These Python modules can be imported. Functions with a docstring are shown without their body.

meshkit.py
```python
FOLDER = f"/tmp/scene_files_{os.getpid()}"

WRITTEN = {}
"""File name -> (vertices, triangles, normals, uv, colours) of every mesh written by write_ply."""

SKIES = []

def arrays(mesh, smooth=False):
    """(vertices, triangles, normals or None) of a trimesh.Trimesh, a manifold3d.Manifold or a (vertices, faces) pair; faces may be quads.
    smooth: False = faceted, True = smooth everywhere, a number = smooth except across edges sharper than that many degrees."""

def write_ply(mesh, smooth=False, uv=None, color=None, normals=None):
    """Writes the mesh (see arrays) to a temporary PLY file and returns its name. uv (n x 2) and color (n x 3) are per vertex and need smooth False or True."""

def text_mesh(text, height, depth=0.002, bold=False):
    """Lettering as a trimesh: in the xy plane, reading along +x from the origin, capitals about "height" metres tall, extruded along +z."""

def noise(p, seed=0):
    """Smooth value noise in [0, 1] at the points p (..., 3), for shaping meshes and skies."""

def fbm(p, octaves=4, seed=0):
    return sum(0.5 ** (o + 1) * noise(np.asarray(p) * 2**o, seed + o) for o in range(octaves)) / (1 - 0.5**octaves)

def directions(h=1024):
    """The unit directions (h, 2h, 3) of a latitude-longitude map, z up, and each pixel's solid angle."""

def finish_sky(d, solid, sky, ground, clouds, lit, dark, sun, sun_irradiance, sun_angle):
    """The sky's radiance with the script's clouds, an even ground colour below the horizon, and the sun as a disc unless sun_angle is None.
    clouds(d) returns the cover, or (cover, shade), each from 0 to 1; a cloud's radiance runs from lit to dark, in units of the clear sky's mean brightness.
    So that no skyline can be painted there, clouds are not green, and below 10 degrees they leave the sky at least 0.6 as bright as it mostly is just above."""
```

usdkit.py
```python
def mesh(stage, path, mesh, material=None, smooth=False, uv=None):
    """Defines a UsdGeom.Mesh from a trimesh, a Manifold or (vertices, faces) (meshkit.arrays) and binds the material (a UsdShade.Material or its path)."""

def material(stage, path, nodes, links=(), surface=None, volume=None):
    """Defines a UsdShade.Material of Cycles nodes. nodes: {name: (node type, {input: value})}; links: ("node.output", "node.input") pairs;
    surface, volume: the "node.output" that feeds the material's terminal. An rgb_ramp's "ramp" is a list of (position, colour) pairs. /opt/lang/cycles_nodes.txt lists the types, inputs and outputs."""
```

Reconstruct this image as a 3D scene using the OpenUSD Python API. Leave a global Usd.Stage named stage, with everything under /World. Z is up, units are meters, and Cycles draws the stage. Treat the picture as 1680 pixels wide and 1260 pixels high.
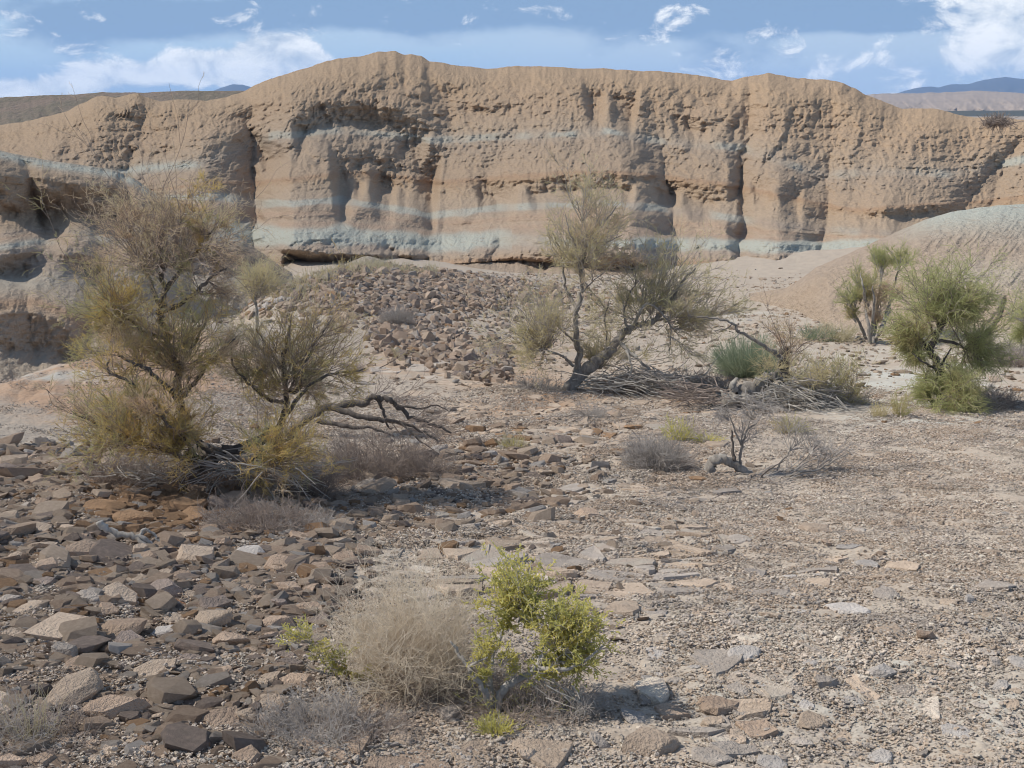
import math
import numpy as np
import trimesh
from scipy.interpolate import RBFInterpolator
from scipy.ndimage import map_coordinates, gaussian_filter
from pxr import Usd, UsdGeom, UsdLux, UsdShade, Sdf, Gf, Vt
import usdkit
import meshkit

# ------------------------------------------------------------------ camera, sky, sun, exposure
stage = Usd.Stage.CreateInMemory()
UsdGeom.SetStageUpAxis(stage, "Z")
UsdGeom.SetStageMetersPerUnit(stage, 1.0)
world = UsdGeom.Xform.Define(stage, "/World")
stage.SetDefaultPrim(world.GetPrim())
UsdGeom.Scope.Define(stage, "/World/Looks")

F = 1800.0                       # focal length in pixels of a 1680 wide picture
HORIZON = 172.0
TH = math.atan((630.0 - HORIZON) / F)
EXPOSURE = 0.40
SUN_DIR = np.array([-0.93, 0.06, 0.0])
SUN_EL = math.radians(47.0)
SUN_DIR = SUN_DIR / np.linalg.norm(SUN_DIR) * math.cos(SUN_EL)
SUN_DIR[2] = math.sin(SUN_EL)
SUN_INTENSITY = 1.05
SKY_STRENGTH = 0.13

cam = UsdGeom.Camera.Define(stage, "/World/camera")
cam.CreateHorizontalApertureAttr(36.0)
cam.CreateVerticalApertureAttr(27.0)
cam.CreateFocalLengthAttr(36.0 * F / 1680.0)
cam.CreateClippingRangeAttr(Gf.Vec2f(0.05, 200000.0))
cam.CreateExposureAttr(EXPOSURE)
cam.AddRotateXOp().Set(90.0 - math.degrees(TH))

sun = UsdLux.DistantLight.Define(stage, "/World/sun")
sun.CreateIntensityAttr(SUN_INTENSITY)
sun.CreateAngleAttr(0.5)
sun.CreateColorAttr(Gf.Vec3f(1.0, 0.95, 0.87))
sun.CreateNormalizeAttr(True)
_z = Gf.Vec3d(*map(float, SUN_DIR))
_q = Gf.Rotation(Gf.Vec3d(0, 0, 1), _z)
sun.AddTransformOp().Set(Gf.Matrix4d().SetRotate(_q))


def sky_material():
    n, l = {}, []

    def add(name, kind, **inp):
        n[name] = (kind, inp)
        return name

    def link(a, b):
        l.append((a, b))

    def math_(name, op, a, b=None, clamp=False):
        inp = {"math_type": op, "use_clamp": clamp}
        for key, val in (("value1", a), ("value2", b)):
            if val is None:
                continue
            if isinstance(val, str):
                link(val, f"{name}.{key}")
            else:
                inp[key] = float(val)
        n[name] = ("math", inp)
        return f"{name}.value"

    add("tc", "texture_coordinate")
    add("sep", "separate_xyz")
    link("tc.generated", "sep.vector")
    add("sky", "sky_texture", sky_type="single_scattering", sun_disc=False, sun_elevation=SUN_EL,
        sun_rotation=math.atan2(SUN_DIR[0], SUN_DIR[1]), altitude=900.0, air_density=1.0, aerosol_density=0.6, ozone_density=1.0)
    # azimuth and elevation of the direction, in degrees
    at = math_("az0", "arctan2", "sep.x", "sep.y")
    az = math_("az", "multiply", at, 57.29578)
    e0 = math_("el0", "arcsine", "sep.z")
    el = math_("el", "multiply", e0, 57.29578)
    add("uv", "combine_xyz", z=0.0)
    link(az, "uv.x"); link(el, "uv.y")
    # billowy cumulus, layered grey decks
    add("map1", "mapping", mapping_type="point", scale=(0.16, 0.34, 1.0), location=(3.1, 1.7, 0.0))
    link("uv.vector", "map1.vector")
    add("n1", "noise_texture", dimensions="2D", scale=1.0, detail=4.0, roughness=0.58)
    link("map1.vector", "n1.vector")
    add("map2", "mapping", mapping_type="point", scale=(0.045, 0.26, 1.0), location=(7.3, 2.2, 0.0))
    link("uv.vector", "map2.vector")
    add("n2", "noise_texture", dimensions="2D", scale=1.0, detail=3.0, roughness=0.54)
    link("map2.vector", "n2.vector")
    add("map3", "mapping", mapping_type="point", scale=(0.42, 0.75, 1.0), location=(1.3, 4.2, 0.0))
    link("uv.vector", "map3.vector")
    add("n3", "noise_texture", dimensions="2D", scale=1.0, detail=5.0, roughness=0.64, distortion=0.3)
    link("map3.vector", "n3.vector")

    def ae(px, py):
        d = ray(px, py)
        return math.degrees(math.atan2(d[0], d[1])), math.degrees(math.atan2(d[2], math.hypot(d[0], d[1])))

    def total(name, blobs):
        out = None
        for i, (px, py, rx, ry, amp) in enumerate(blobs):
            az_, el_ = ae(px, py)
            sx, sy = 31.4 / rx, 31.4 / ry
            k = f"{name}{i}"
            n[k + "v"] = ("vector_math", {"math_type": "multiply_add", "vector2": (sx, sy, 0.0), "vector3": (-az_ * sx, -el_ * sy, 0.0)})
            n[k + "d"] = ("vector_math", {"math_type": "dot_product"})
            n[k + "e"] = ("math", {"math_type": "power", "value1": math.exp(-1.0)})
            n[k + "m"] = ("math", {"math_type": "multiply_add", "value2": amp, "value3": 0.0})
            l.extend([("uv.vector", k + "v.vector1"), (k + "v.vector", k + "d.vector1"), (k + "v.vector", k + "d.vector2"), (k + "d.value", k + "e.value2"), (k + "e.value", k + "m.value1")])
            if out:
                link(out, k + "m.value3")
            out = k + "m.value"
        return out

    # white cumulus banks
    white = total("w", [(455, 112, 66, 44, 0.95), (325, 112, 48, 24, 0.5), (225, 122, 90, 26, 0.26), (40, 145, 110, 22, 0.28),
                        (145, 29, 20, 8, 0.20), (1110, 22, 75, 30, 0.10), (1650, 50, 80, 60, 0.34), (1500, 105, 260, 40, 0.14)])
    wn = math_("wn", "multiply", "n1.fac", 0.42)
    wn3 = math_("wn3", "multiply", "n3.fac", 0.58)
    wn = math_("wnn", "add", wn, wn3)
    w = math_("wsum", "add", wn, white)
    n["wr"] = ("map_range", dict(range_type="smoothstep", from_min=0.575, from_max=0.72, to_min=0.0, to_max=1.0, clamp=True))
    link(w, "wr.value")
    # thin pale veil over the rest
    v = total("v", [(150, 90, 330, 70, 0.16), (1420, 95, 460, 80, 0.46), (750, 70, 300, 35, 0.18)])
    v2 = math_("vsum", "add", "n2.fac", v)
    n["vr"] = ("map_range", dict(range_type="smoothstep", from_min=0.40, from_max=0.86, to_min=0.0, to_max=0.85, clamp=True))
    link(v2, "vr.value")
    # grey-blue cloud undersides
    g = total("g", [(255, 28, 140, 30, 0.40), (850, 18, 330, 26, 0.30), (1330, 18, 210, 24, 0.72), (1500, 24, 120, 20, 0.5), (560, 10, 160, 30, 0.25)])
    g1 = math_("gn1", "multiply", "n2.fac", 0.35)
    g3 = math_("gn3", "multiply", "n1.fac", 0.65)
    g2 = math_("gn", "add", g1, g3)
    g2 = math_("gsum", "add", g2, g)
    n["gr"] = ("map_range", dict(range_type="smoothstep", from_min=0.48, from_max=0.72, to_min=0.0, to_max=0.95, clamp=True))
    link(g2, "gr.value")
    S = SKY_GAIN
    ex = math_("hz1", "divide", el, -9.0)
    ex = math_("hz2", "exponent", ex, clamp=True)
    ex = math_("hz3", "multiply", ex, 0.9)
    n["mixh"] = ("mix", dict(mix_type="mix", color2=tuple(S * c for c in (0.185, 0.36, 0.625))))
    link("sky.color", "mixh.color1"); link(ex, "mixh.fac")
    n["mixv"] = ("mix", dict(mix_type="mix", color2=tuple(S * c for c in (0.45, 0.555, 0.675))))
    link("mixh.color", "mixv.color1"); link("vr.result", "mixv.fac")
    n["mixg"] = ("mix", dict(mix_type="mix", color2=tuple(S * c for c in (0.21, 0.325, 0.495))))
    link("mixv.color", "mixg.color1"); link("gr.result", "mixg.fac")
    n["wc"] = ("rgb_ramp", {"ramp": [(0.30, tuple(S * c for c in (0.43, 0.52, 0.63))), (0.62, tuple(S * c for c in (0.90, 0.92, 0.93)))]})
    link("n3.fac", "wc.fac"); link("wc.color", "mixw.color2")
    n["mixw"] = ("mix", dict(mix_type="mix"))
    link("mixg.color", "mixw.color1"); link("wr.result", "mixw.fac")
    n["bg"] = ("background_shader", dict(strength=SKY_STRENGTH))
    link("mixw.color", "bg.color")
    return usdkit.material(stage, "/World/Looks/sky_air", n, l, surface="bg.background")


SKY_GAIN = 7.0


def ray(px, py):
    """Direction of a picture point, scaled so that y (the distance ahead) is 1."""
    X, Y = (np.asarray(px, float) - 840.0) / F, -(np.asarray(py, float) - 630.0) / F
    x, y, z = X, math.cos(TH) + Y * math.sin(TH), -math.sin(TH) + Y * math.cos(TH)
    return np.stack(np.broadcast_arrays(x / y, np.ones_like(y), z / y), -1)


def at(px, py, D):
    return ray(px, py) * np.asarray(D, float)[..., None]


def project(p):
    p = np.asarray(p, float)
    depth = p[..., 1] * math.cos(TH) - p[..., 2] * math.sin(TH)
    up = p[..., 1] * math.sin(TH) + p[..., 2] * math.cos(TH)
    return 840.0 + F * p[..., 0] / depth, 630.0 - F * up / depth


dome = UsdLux.DomeLight.Define(stage, "/World/sky")
dome.CreateIntensityAttr(1.0)
UsdShade.MaterialBindingAPI.Apply(dome.GetPrim()).Bind(sky_material())

# ------------------------------------------------------------------ helpers
rng = np.random.default_rng(20)
USED = {}


def numbered(name, parent="/World"):
    k = USED.get((parent, name), 0)
    USED[(parent, name)] = k + 1
    return f"{parent}/{name}" + (f"_{k:03d}" if k else "")


def tag(prim, label=None, cat=None, group=None, kind=None):
    prim = prim.GetPrim() if hasattr(prim, "GetPrim") else prim
    for key, val in (("label", label), ("category", cat), ("group", group), ("kind", kind)):
        if val:
            prim.SetCustomDataByKey(key, val)
    return prim


def thing(name, label, cat, loc=(0, 0, 0), group=None):
    x = UsdGeom.Xform.Define(stage, numbered(name))
    x.AddTranslateOp().Set(Gf.Vec3d(*map(float, loc)))
    tag(x, label, cat, group)
    return x


def put_mesh(name, v, f, mat, parent="/World", smooth=True, floats=None, origin=(0, 0, 0)):
    v, f = np.asarray(v, float) - np.asarray(origin, float), np.asarray(f, int)
    m = usdkit.mesh(stage, numbered(name, parent), (v, f), mat, smooth=smooth)
    for key, val in (floats or {}).items():
        UsdGeom.PrimvarsAPI(m).CreatePrimvar(key, Sdf.ValueTypeNames.FloatArray, "vertex").Set(Vt.FloatArray.FromNumpy(np.asarray(val, np.float32)))
    return m


def put_curves(name, strands, mat, parent, origin=(0, 0, 0)):
    """strands: list of (points (n,k,3), radii (n,k))"""
    pts, wid, cnt = [], [], []
    for p, r in strands:
        if len(p) == 0:
            continue
        n, k = p.shape[:2]
        pts.append(p.reshape(-1, 3)); wid.append(2 * np.broadcast_to(r, (n, k)).reshape(-1)); cnt.append(np.full(n, k, np.int32))
    if not pts:
        return None
    pts, wid, cnt = np.concatenate(pts) - np.asarray(origin), np.concatenate(wid), np.concatenate(cnt)
    c = UsdGeom.BasisCurves.Define(stage, numbered(name, parent))
    c.CreateTypeAttr("linear")
    c.CreatePointsAttr(Vt.Vec3fArray.FromNumpy(pts.astype(np.float32)))
    c.CreateCurveVertexCountsAttr(Vt.IntArray.FromNumpy(cnt))
    c.CreateWidthsAttr(Vt.FloatArray.FromNumpy(wid.astype(np.float32)))
    c.SetWidthsInterpolation("vertex")
    UsdShade.MaterialBindingAPI.Apply(c.GetPrim()).Bind(mat)
    return tag(c, kind="stuff" if parent != "/World" else None)


def grid_faces(nr, nc):
    i, j = np.meshgrid(np.arange(nr - 1), np.arange(nc - 1), indexing="ij")
    a = i * nc + j
    q = np.stack([a, a + 1, a + nc + 1, a + nc], -1).reshape(-1, 4)
    return q


_TAB = np.random.default_rng(7).random((64, 256 * 256)).astype(np.float32)


def noise2(x, y, seed=0):
    """Smooth value noise in [0, 1] on the plane."""
    x, y = np.asarray(x, np.float32), np.asarray(y, np.float32)
    fx, fy = np.floor(x), np.floor(y)
    tx, ty = x - fx, y - fy
    tx, ty = tx * tx * (3 - 2 * tx), ty * ty * (3 - 2 * ty)
    ix, iy = fx.astype(np.int32), fy.astype(np.int32)
    x0, x1, y0, y1 = ix & 255, (ix + 1) & 255, (iy & 255) << 8, ((iy + 1) & 255) << 8
    t = _TAB[seed % 64]
    a = t[x0 | y0]; a = a + tx * (t[x1 | y0] - a)
    b = t[x0 | y1]; b = b + tx * (t[x1 | y1] - b)
    return a + ty * (b - a)


def fb(x, y, octaves=4, seed=0):
    x, y = np.broadcast_arrays(np.asarray(x, np.float32), np.asarray(y, np.float32))
    out = 0
    for o in range(octaves):
        c, s = math.cos(0.6 * o), math.sin(0.6 * o)
        out = out + 0.5 ** (o + 1) * noise2((c * x + s * y) * 2.0**o + 11.3 * o, (c * y - s * x) * 2.0**o + 5.7 * o, seed + 3 * o)
    return (out / (1 - 0.5**octaves)).astype(float)


def fb_st(x, y, octaves=4, seed=0):
    """As fb, without turning the octaves: keeps a stretched pattern stretched."""
    x, y = np.broadcast_arrays(np.asarray(x, np.float32), np.asarray(y, np.float32))
    return (sum(0.5 ** (o + 1) * noise2(x * 2.0**o + 11.3 * o, y * 2.0**o + 5.7 * o, seed + 3 * o) for o in range(octaves)) / (1 - 0.5**octaves)).astype(float)


def ridged(x, y, octaves=3, seed=0):
    x, y = np.broadcast_arrays(np.asarray(x, np.float32), np.asarray(y, np.float32))
    out, amp, tot = 0, 1.0, 0
    for o in range(octaves):
        out = out + amp * (1 - np.abs(2 * noise2(x * 2.0**o + 3.1 * o, y * 2.0**o, seed + o) - 1)); tot += amp; amp *= 0.5
    return (out / tot).astype(float)


def interp(x, nodes):
    nodes = np.asarray(nodes, float)
    return np.interp(x, nodes[:, 0], nodes[:, 1])


def sst(x, a, b):
    t = np.clip((np.asarray(x, float) - a) / (b - a), 0, 1)
    return t * t * (3 - 2 * t)


def earth(name, nodes, links, color, bump=None, rough=0.95):
    """A matt material: nodes and links that end in the colour socket, and a bump height socket with (strength, distance)."""
    n = dict(nodes); l = list(links)
    n["p"] = ("principled_bsdf", {"roughness": rough, "specular_ior_level": 0.15, "diffuse_roughness": 0.5})
    l.append((color, "p.base_color"))
    if bump:
        n["bmp"] = ("bump", {"strength": bump[1], "distance": bump[2]})
        l += [(bump[0], "bmp.height"), ("bmp.normal", "p.normal")]
    return usdkit.material(stage, f"/World/Looks/{name}", n, l, surface="p.BSDF")

# ------------------------------------------------------------------ earth materials
def band_material():
    n = {
        "s": ("attribute", {"attribute": "strat"}), "pl": ("attribute", {"attribute": "pale"}),
        "tc": ("texture_coordinate", {}),
        "mp": ("mapping", {"mapping_type": "point", "scale": (1.0, 1.0, 5.0)}),
        "nb": ("noise_texture", {"scale": 0.35, "detail": 5.0, "roughness": 0.6}),
        "nf": ("noise_texture", {"scale": 2.6, "detail": 5.0, "roughness": 0.68}),
        "nr": ("noise_texture", {"scale": 6.0, "detail": 3.0, "roughness": 0.75}),
        "w1": ("math", {"math_type": "multiply_add", "value2": 0.34, "value3": -0.17}),
        "w2": ("math", {"math_type": "add"}),
        "w3": ("math", {"math_type": "divide", "value2": 11.0}),
        "ramp": ("rgb_ramp", {"ramp": [(0.000, (0.306, 0.240, 0.178)), (0.110, (0.319, 0.244, 0.178)), (0.160, (0.351, 0.243, 0.158)), (0.185, (0.347, 0.234, 0.152)), (0.210, (0.340, 0.261, 0.190)), (0.250, (0.324, 0.255, 0.197)), (0.290, (0.341, 0.262, 0.192)), (0.305, (0.347, 0.251, 0.179)), (0.315, (0.349, 0.266, 0.192)), (0.335, (0.345, 0.247, 0.174)), (0.342, (0.352, 0.266, 0.189)), (0.360, (0.316, 0.244, 0.184)), (0.380, (0.340, 0.261, 0.187)), (0.430, (0.349, 0.257, 0.174)), (0.447, (0.324, 0.223, 0.142)), (0.457, (0.319, 0.212, 0.135)), (0.470, (0.337, 0.247, 0.169)), (0.540, (0.331, 0.247, 0.172)), (0.600, (0.326, 0.247, 0.177)), (0.630, (0.333, 0.267, 0.201)), (0.670, (0.347, 0.261, 0.182)), (0.750, (0.358, 0.257, 0.171)), (0.850, (0.370, 0.262, 0.168)), (1.000, (0.387, 0.278, 0.182))]}),
        "var": ("map_range", {"from_min": 0.3, "from_max": 0.7, "to_min": 0.86, "to_max": 1.16, "clamp": True}),
        "c1": ("vector_math", {"math_type": "scale"}),
        "pn": ("map_range", {"range_type": "smoothstep", "from_min": 0.26, "from_max": 0.50, "to_min": 0.25, "to_max": 1.0, "clamp": True}),
        "pf": ("math", {"math_type": "multiply", "use_clamp": True}),
        "mixp": ("mix", {"color2": (.37, .375, .32)}),
        "bh": ("math", {"math_type": "add"}),
        "mr": ("mapping", {"mapping_type": "point", "scale": (1.0, 1.0, 0.3)}),
    }
    l = [("tc.object", "nb.vector"), ("tc.object", "mp.vector"), ("mp.vector", "nf.vector"), ("tc.object", "mr.vector"), ("mr.vector", "nr.vector"),
         ("nb.fac", "w1.value1"), ("w1.value", "w2.value1"), ("s.fac", "w2.value2"), ("w2.value", "w3.value1"), ("w3.value", "ramp.fac"),
         ("ramp.color", "c1.vector1"), ("nf.fac", "var.value"), ("var.result", "c1.scale"),
         ("nf.fac", "pn.value"), ("pn.result", "pf.value1"), ("pl.fac", "pf.value2"), ("pf.value", "mixp.fac"), ("c1.vector", "mixp.color1"),
         ("nf.fac", "bh.value1"), ("nr.fac", "bh.value2")]
    return earth("banded_clay", n, l, "mixp.color", ("bh.value", 0.9, 0.16))


M_BAND = band_material()


def clay(name, colors, scale=1.5, bump=0.05, strength=0.6, masks=()):
    """Dusty earth of several tones; masks: (primvar, colour)."""
    k = len(colors)
    n = {"tc": ("texture_coordinate", {}),
         "n1": ("noise_texture", {"scale": scale, "detail": 5.0, "roughness": 0.65}),
         "n2": ("noise_texture", {"scale": scale * 11, "detail": 3.0, "roughness": 0.7}),
         "mf": ("mix_float", {"fac": 0.35}),
         "ramp": ("rgb_ramp", {"ramp": list(zip(np.linspace(0.28, 0.72, k), colors))}),
         "v": ("voronoi_texture", {"scale": scale * 16, "feature": "f1"}),
         "bh": ("math", {"math_type": "multiply_add", "value2": -0.35})}
    l = [("tc.object", "n1.vector"), ("tc.object", "n2.vector"), ("tc.object", "v.vector"), ("n1.fac", "mf.a"), ("n2.fac", "mf.b"), ("mf.result", "ramp.fac"),
         ("v.distance", "bh.value1"), ("n2.fac", "bh.value3")]
    out = "ramp.color"
    for i, (pv, col) in enumerate(masks):
        n[f"a{i}"] = ("attribute", {"attribute": pv})
        n[f"am{i}"] = ("math", {"math_type": "multiply_add", "use_clamp": True, "value2": 1.0})
        n[f"ar{i}"] = ("map_range", {"range_type": "smoothstep", "from_min": 0.55, "from_max": 1.0, "to_min": 0.0, "to_max": 0.85, "clamp": True})
        n[f"ax{i}"] = ("mix", {"color2": col})
        l += [(f"a{i}.fac", f"am{i}.value1"), ("n1.fac", f"am{i}.value3"), (f"am{i}.value", f"ar{i}.value"), (f"ar{i}.result", f"ax{i}.fac"), (out, f"ax{i}.color1")]
        out = f"ax{i}.color"
    return earth(name, n, l, out, ("bh.value", strength, bump))


M_GROUND = clay("stony_clay", [(.285, .235, .185), (.345, .285, .225), (.365, .305, .24), (.36, .31, .255)], 1.3, 0.03, 0.7,
                [("rust", (.355, .225, .135)), ("pink", (.385, .25, .16)), ("chalk", (.42, .41, .36))])

# ------------------------------------------------------------------ near ground
GP = []


def gp(px, py, D):
    GP.append(at(px, py, D))


for px in (-500, 0, 420, 840, 1260, 1680, 2200):
    gp(px, 1260, 2.75)
    if px >= 420:
        for py, D in ((1100, 3.55), (950, 5.1), (810, 8.5), (700, 12.4), (640, 16.0), (580, 21.0)):
            if px >= 840 or py > 690:
                gp(px, py, D)
        if px > 900:
            for py, D in ((520, 28.0), (483, 35.0), (458, 44.0), (442, 52.0)):
                gp(px, py, D)
for px, py, D in ((0, 1100, 3.45), (0, 950, 4.7), (0, 810, 7.6), (0, 740, 9.4), (0, 680, 11.4), (0, 617, 14.0), (-300, 700, 10.5), (-300, 640, 13.0), (200, 810, 8.0), (200, 740, 10.2), (200, 655, 13.2),
                  (200, 566, 16.5), (100, 584, 15.2), (110, 640, 13.0), (290, 535, 18.8), (300, 640, 14.5), (340, 527, 20.0), (480, 600, 18.5), (400, 545, 21.0), (480, 466, 29.0), (620, 590, 19.5), (620, 535, 23.5), (640, 500, 27.0),
                  (600, 439, 33.0), (540, 444, 32.0), (700, 600, 18.7), (720, 545, 23.0), (700, 445, 34.0), (820, 600, 19.4), (820, 520, 28.0), (830, 470, 35.0)):
    gp(px, py, D)
CREST = [(-500, 12.5), (0, 14.0), (100, 15.2), (200, 16.5), (340, 20.0), (410, 24.0), (480, 29.0), (600, 33.0), (700, 34.2), (830, 36.5), (900, 40.0)]
for px, D in CREST[:-1]:
    py = interp(px, [(-500, 645), (0, 617), (100, 584), (200, 566), (340, 527), (410, 492), (480, 464), (600, 439), (700, 445), (830, 470)])
    x, z0 = ray(px, py)[0] * D, ray(px, py)[2] * D
    for k, dz in ((0.14, -0.9), (0.30, -2.3), (0.62, -4.0)):
        if px < 800:
            GP.append(np.array([x * (1 + k), D * (1 + k), max(z0 + dz * min(1, 12 / D + .35), -8.8)]))
for x in (-8, -3, 0, 3, 8):
    GP.append(np.array([x, 0.0, -1.62])); GP.append(np.array([x, -3.0, -1.5]))
for x in (26, 34):
    for D, z in ((3, -1.9), (16, -4.2), (30, -5.4), (55, -7.2)):
        GP.append(np.array([x, D, z]))
for x in (-50, -25, 0):
    GP.append(np.array([x, 58.0, -8.6]))
GP = np.array(GP)
_warp = lambda x, y: np.stack([x / (np.maximum(y, -1.4) + 2.5) * 3.0, np.log(np.maximum(y, -1.4) + 2.5) * 3.0], -1)
rbf = RBFInterpolator(_warp(GP[:, 0], GP[:, 1]), GP[:, 2] / (GP[:, 1] + 4.0), smoothing=2e-6, kernel="thin_plate_spline")

av = np.concatenate([np.linspace(-1.5, -0.56, 50)[:-1], np.linspace(-0.56, 0.56, 1000), np.linspace(0.56, 1.5, 50)[1:]])
Dv = np.concatenate([np.linspace(-1.4, 2.2, 40)[:-1], np.geomspace(2.2, 60.0, 620)])
GA, GD = np.meshgrid(av, Dv)
GX, GY = GA * (GD + 2.0), GD
ca, cd = np.linspace(-1.5, 1.5, 121), np.concatenate([np.linspace(-1.4, 2.2, 12)[:-1], np.geomspace(2.2, 60, 90)])
CA, CD = np.meshgrid(ca, cd)
CZ = rbf(_warp((CA * (CD + 2)).ravel(), CD.ravel())).reshape(CA.shape) * (CD + 4.0)


def lookup(table, x, y):
    x, y = np.asarray(x, float), np.asarray(y, float)
    shape = x.shape
    x, y = np.atleast_1d(x), np.atleast_1d(y)
    a = x / (y + 2.0)
    ia = np.interp(a, table[1], np.arange(len(table[1])))
    idd = np.interp(y, table[2], np.arange(len(table[2])))
    return map_coordinates(table[0], [idd, ia], order=1, mode="nearest").reshape(shape)


base_z = lambda x, y: lookup((CZ, ca, cd), x, y)
GZ = base_z(GX, GY)
GPX, GPY = project(np.stack([GX, np.maximum(GY, 0.6), GZ], -1))


def gblob(px, py, cx, cy, rx, ry):
    return np.exp(-((px - cx) / rx) ** 2 - ((py - cy) / ry) ** 2)


def rubble_mask(px, py):
    """Where platy rubble covers the clay, 0 to 1."""
    edge = interp(py, [(690, 60), (730, 260), (770, 420), (850, 640), (950, 590), (1050, 560), (1150, 500), (1260, 430)])
    m = sst(edge - px, -60, 130) * sst(py, 715, 770)
    m = np.maximum(m, 0.9 * gblob(px, py, 650, 478, 170, 26))
    m = np.maximum(m, 1.0 * np.exp(-((py - interp(px, [(560, 540), (640, 545), (720, 570), (800, 600)])) / 20) ** 2) * sst(px, 600, 650) * sst(-px, -840, -790))
    m = np.maximum(m, 0.7 * gblob(px, py, 420, 500, 50, 16))
    m = np.maximum(m, 0.6 * gblob(px, py, 760, 800, 160, 60))
    return np.clip(m, 0, 1)


RUB = rubble_mask(GPX, GPY)
n_big = fb(GX * 0.45, GY * 0.45, octaves=3, seed=3) - 0.5
n_mid = fb(GX * 2.1, GY * 2.1, octaves=4, seed=5) - 0.5
n_rub = ridged(GX * 3.3 + 0.6 * n_mid, GY * 3.3, 3, seed=9) - 0.55
n_fine = fb(GX * 16, GY * 16, octaves=3, seed=15) - 0.5
spur = np.clip(1.6 * gblob(GPX, GPY, 130, 620, 190, 60), 0, 1)
GZ = GZ + (0.16 * n_big + (0.075 * n_mid + 0.020 * n_fine) * (1 - 0.7 * spur) + RUB * 0.07 * n_rub)
# low broken ledges of bedded clay
led = fb(GX * 0.9 + 0.25 * GY, GY * 1.6, octaves=3, seed=21) * 7.0
led_m = np.clip(gblob(GPX, GPY, 880, 820, 330, 170), 0, 1) * 0.9
fr = led - np.floor(led)
GZ = GZ + led_m * 0.055 * (sst(fr, 0.0, 0.16) - fr)
# rills down the clay spur
GZ = GZ - spur * 0.10 * ridged(GX * 2.2 + GY * 0.5, GY * 0.45, 3, seed=31)
rust = np.clip(0.85 * gblob(GPX, GPY, 240, 830, 140, 50) + 1.5 * gblob(GPX, GPY, 170, 598, 150, 42) + 0.42 * gblob(GPX, GPY, 620, 830, 160, 60) + 0.40 * gblob(GPX, GPY, 880, 640, 170, 110)
               + 0.25 * gblob(GPX, GPY, 640, 590, 120, 30), 0, 1)
chalk = np.clip(0.55 * gblob(GPX, GPY, 60, 605, 100, 22) + 0.42 * gblob(GPX, GPY, 1500, 640, 240, 70) + 0.2 * gblob(GPX, GPY, 1250, 520, 130, 12) + 0.33 * gblob(GPX, GPY, 1400, 1150, 420, 180)
                + 0.28 * gblob(GPX, GPY, 450, 500, 60, 25), 0, 1)
irr = fb(GX * 0.7, GY * 0.7, octaves=4, seed=33)
rust = rust * np.clip(0.3 + 1.2 * (irr - 0.1), 0, 1.15)
chalk = chalk * np.clip(0.2 + 1.5 * (fb(GX * 1.1, GY * 1.1, octaves=4, seed=34) - 0.1), 0, 1.2)
gv = np.stack([GX, GY, GZ], -1).reshape(-1, 3)
m = put_mesh("ground", gv, grid_faces(*GX.shape), M_GROUND, floats={"pink": np.clip(1.25 * gblob(GPX, GPY, 190, 605, 190, 62) * sst(-GPY, -735, -690) * (.6 + .6 * irr) * (GPX < 460), 0, 1).ravel(), "rust": rust.ravel(), "chalk": chalk.ravel()})
tag(m, "pale stony clay slope strewn with chips and slabs", kind="structure")
GT = (GZ, av, Dv)
ground_z = lambda x, y: lookup(GT, np.asarray(x, float), np.asarray(y, float))


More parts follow.
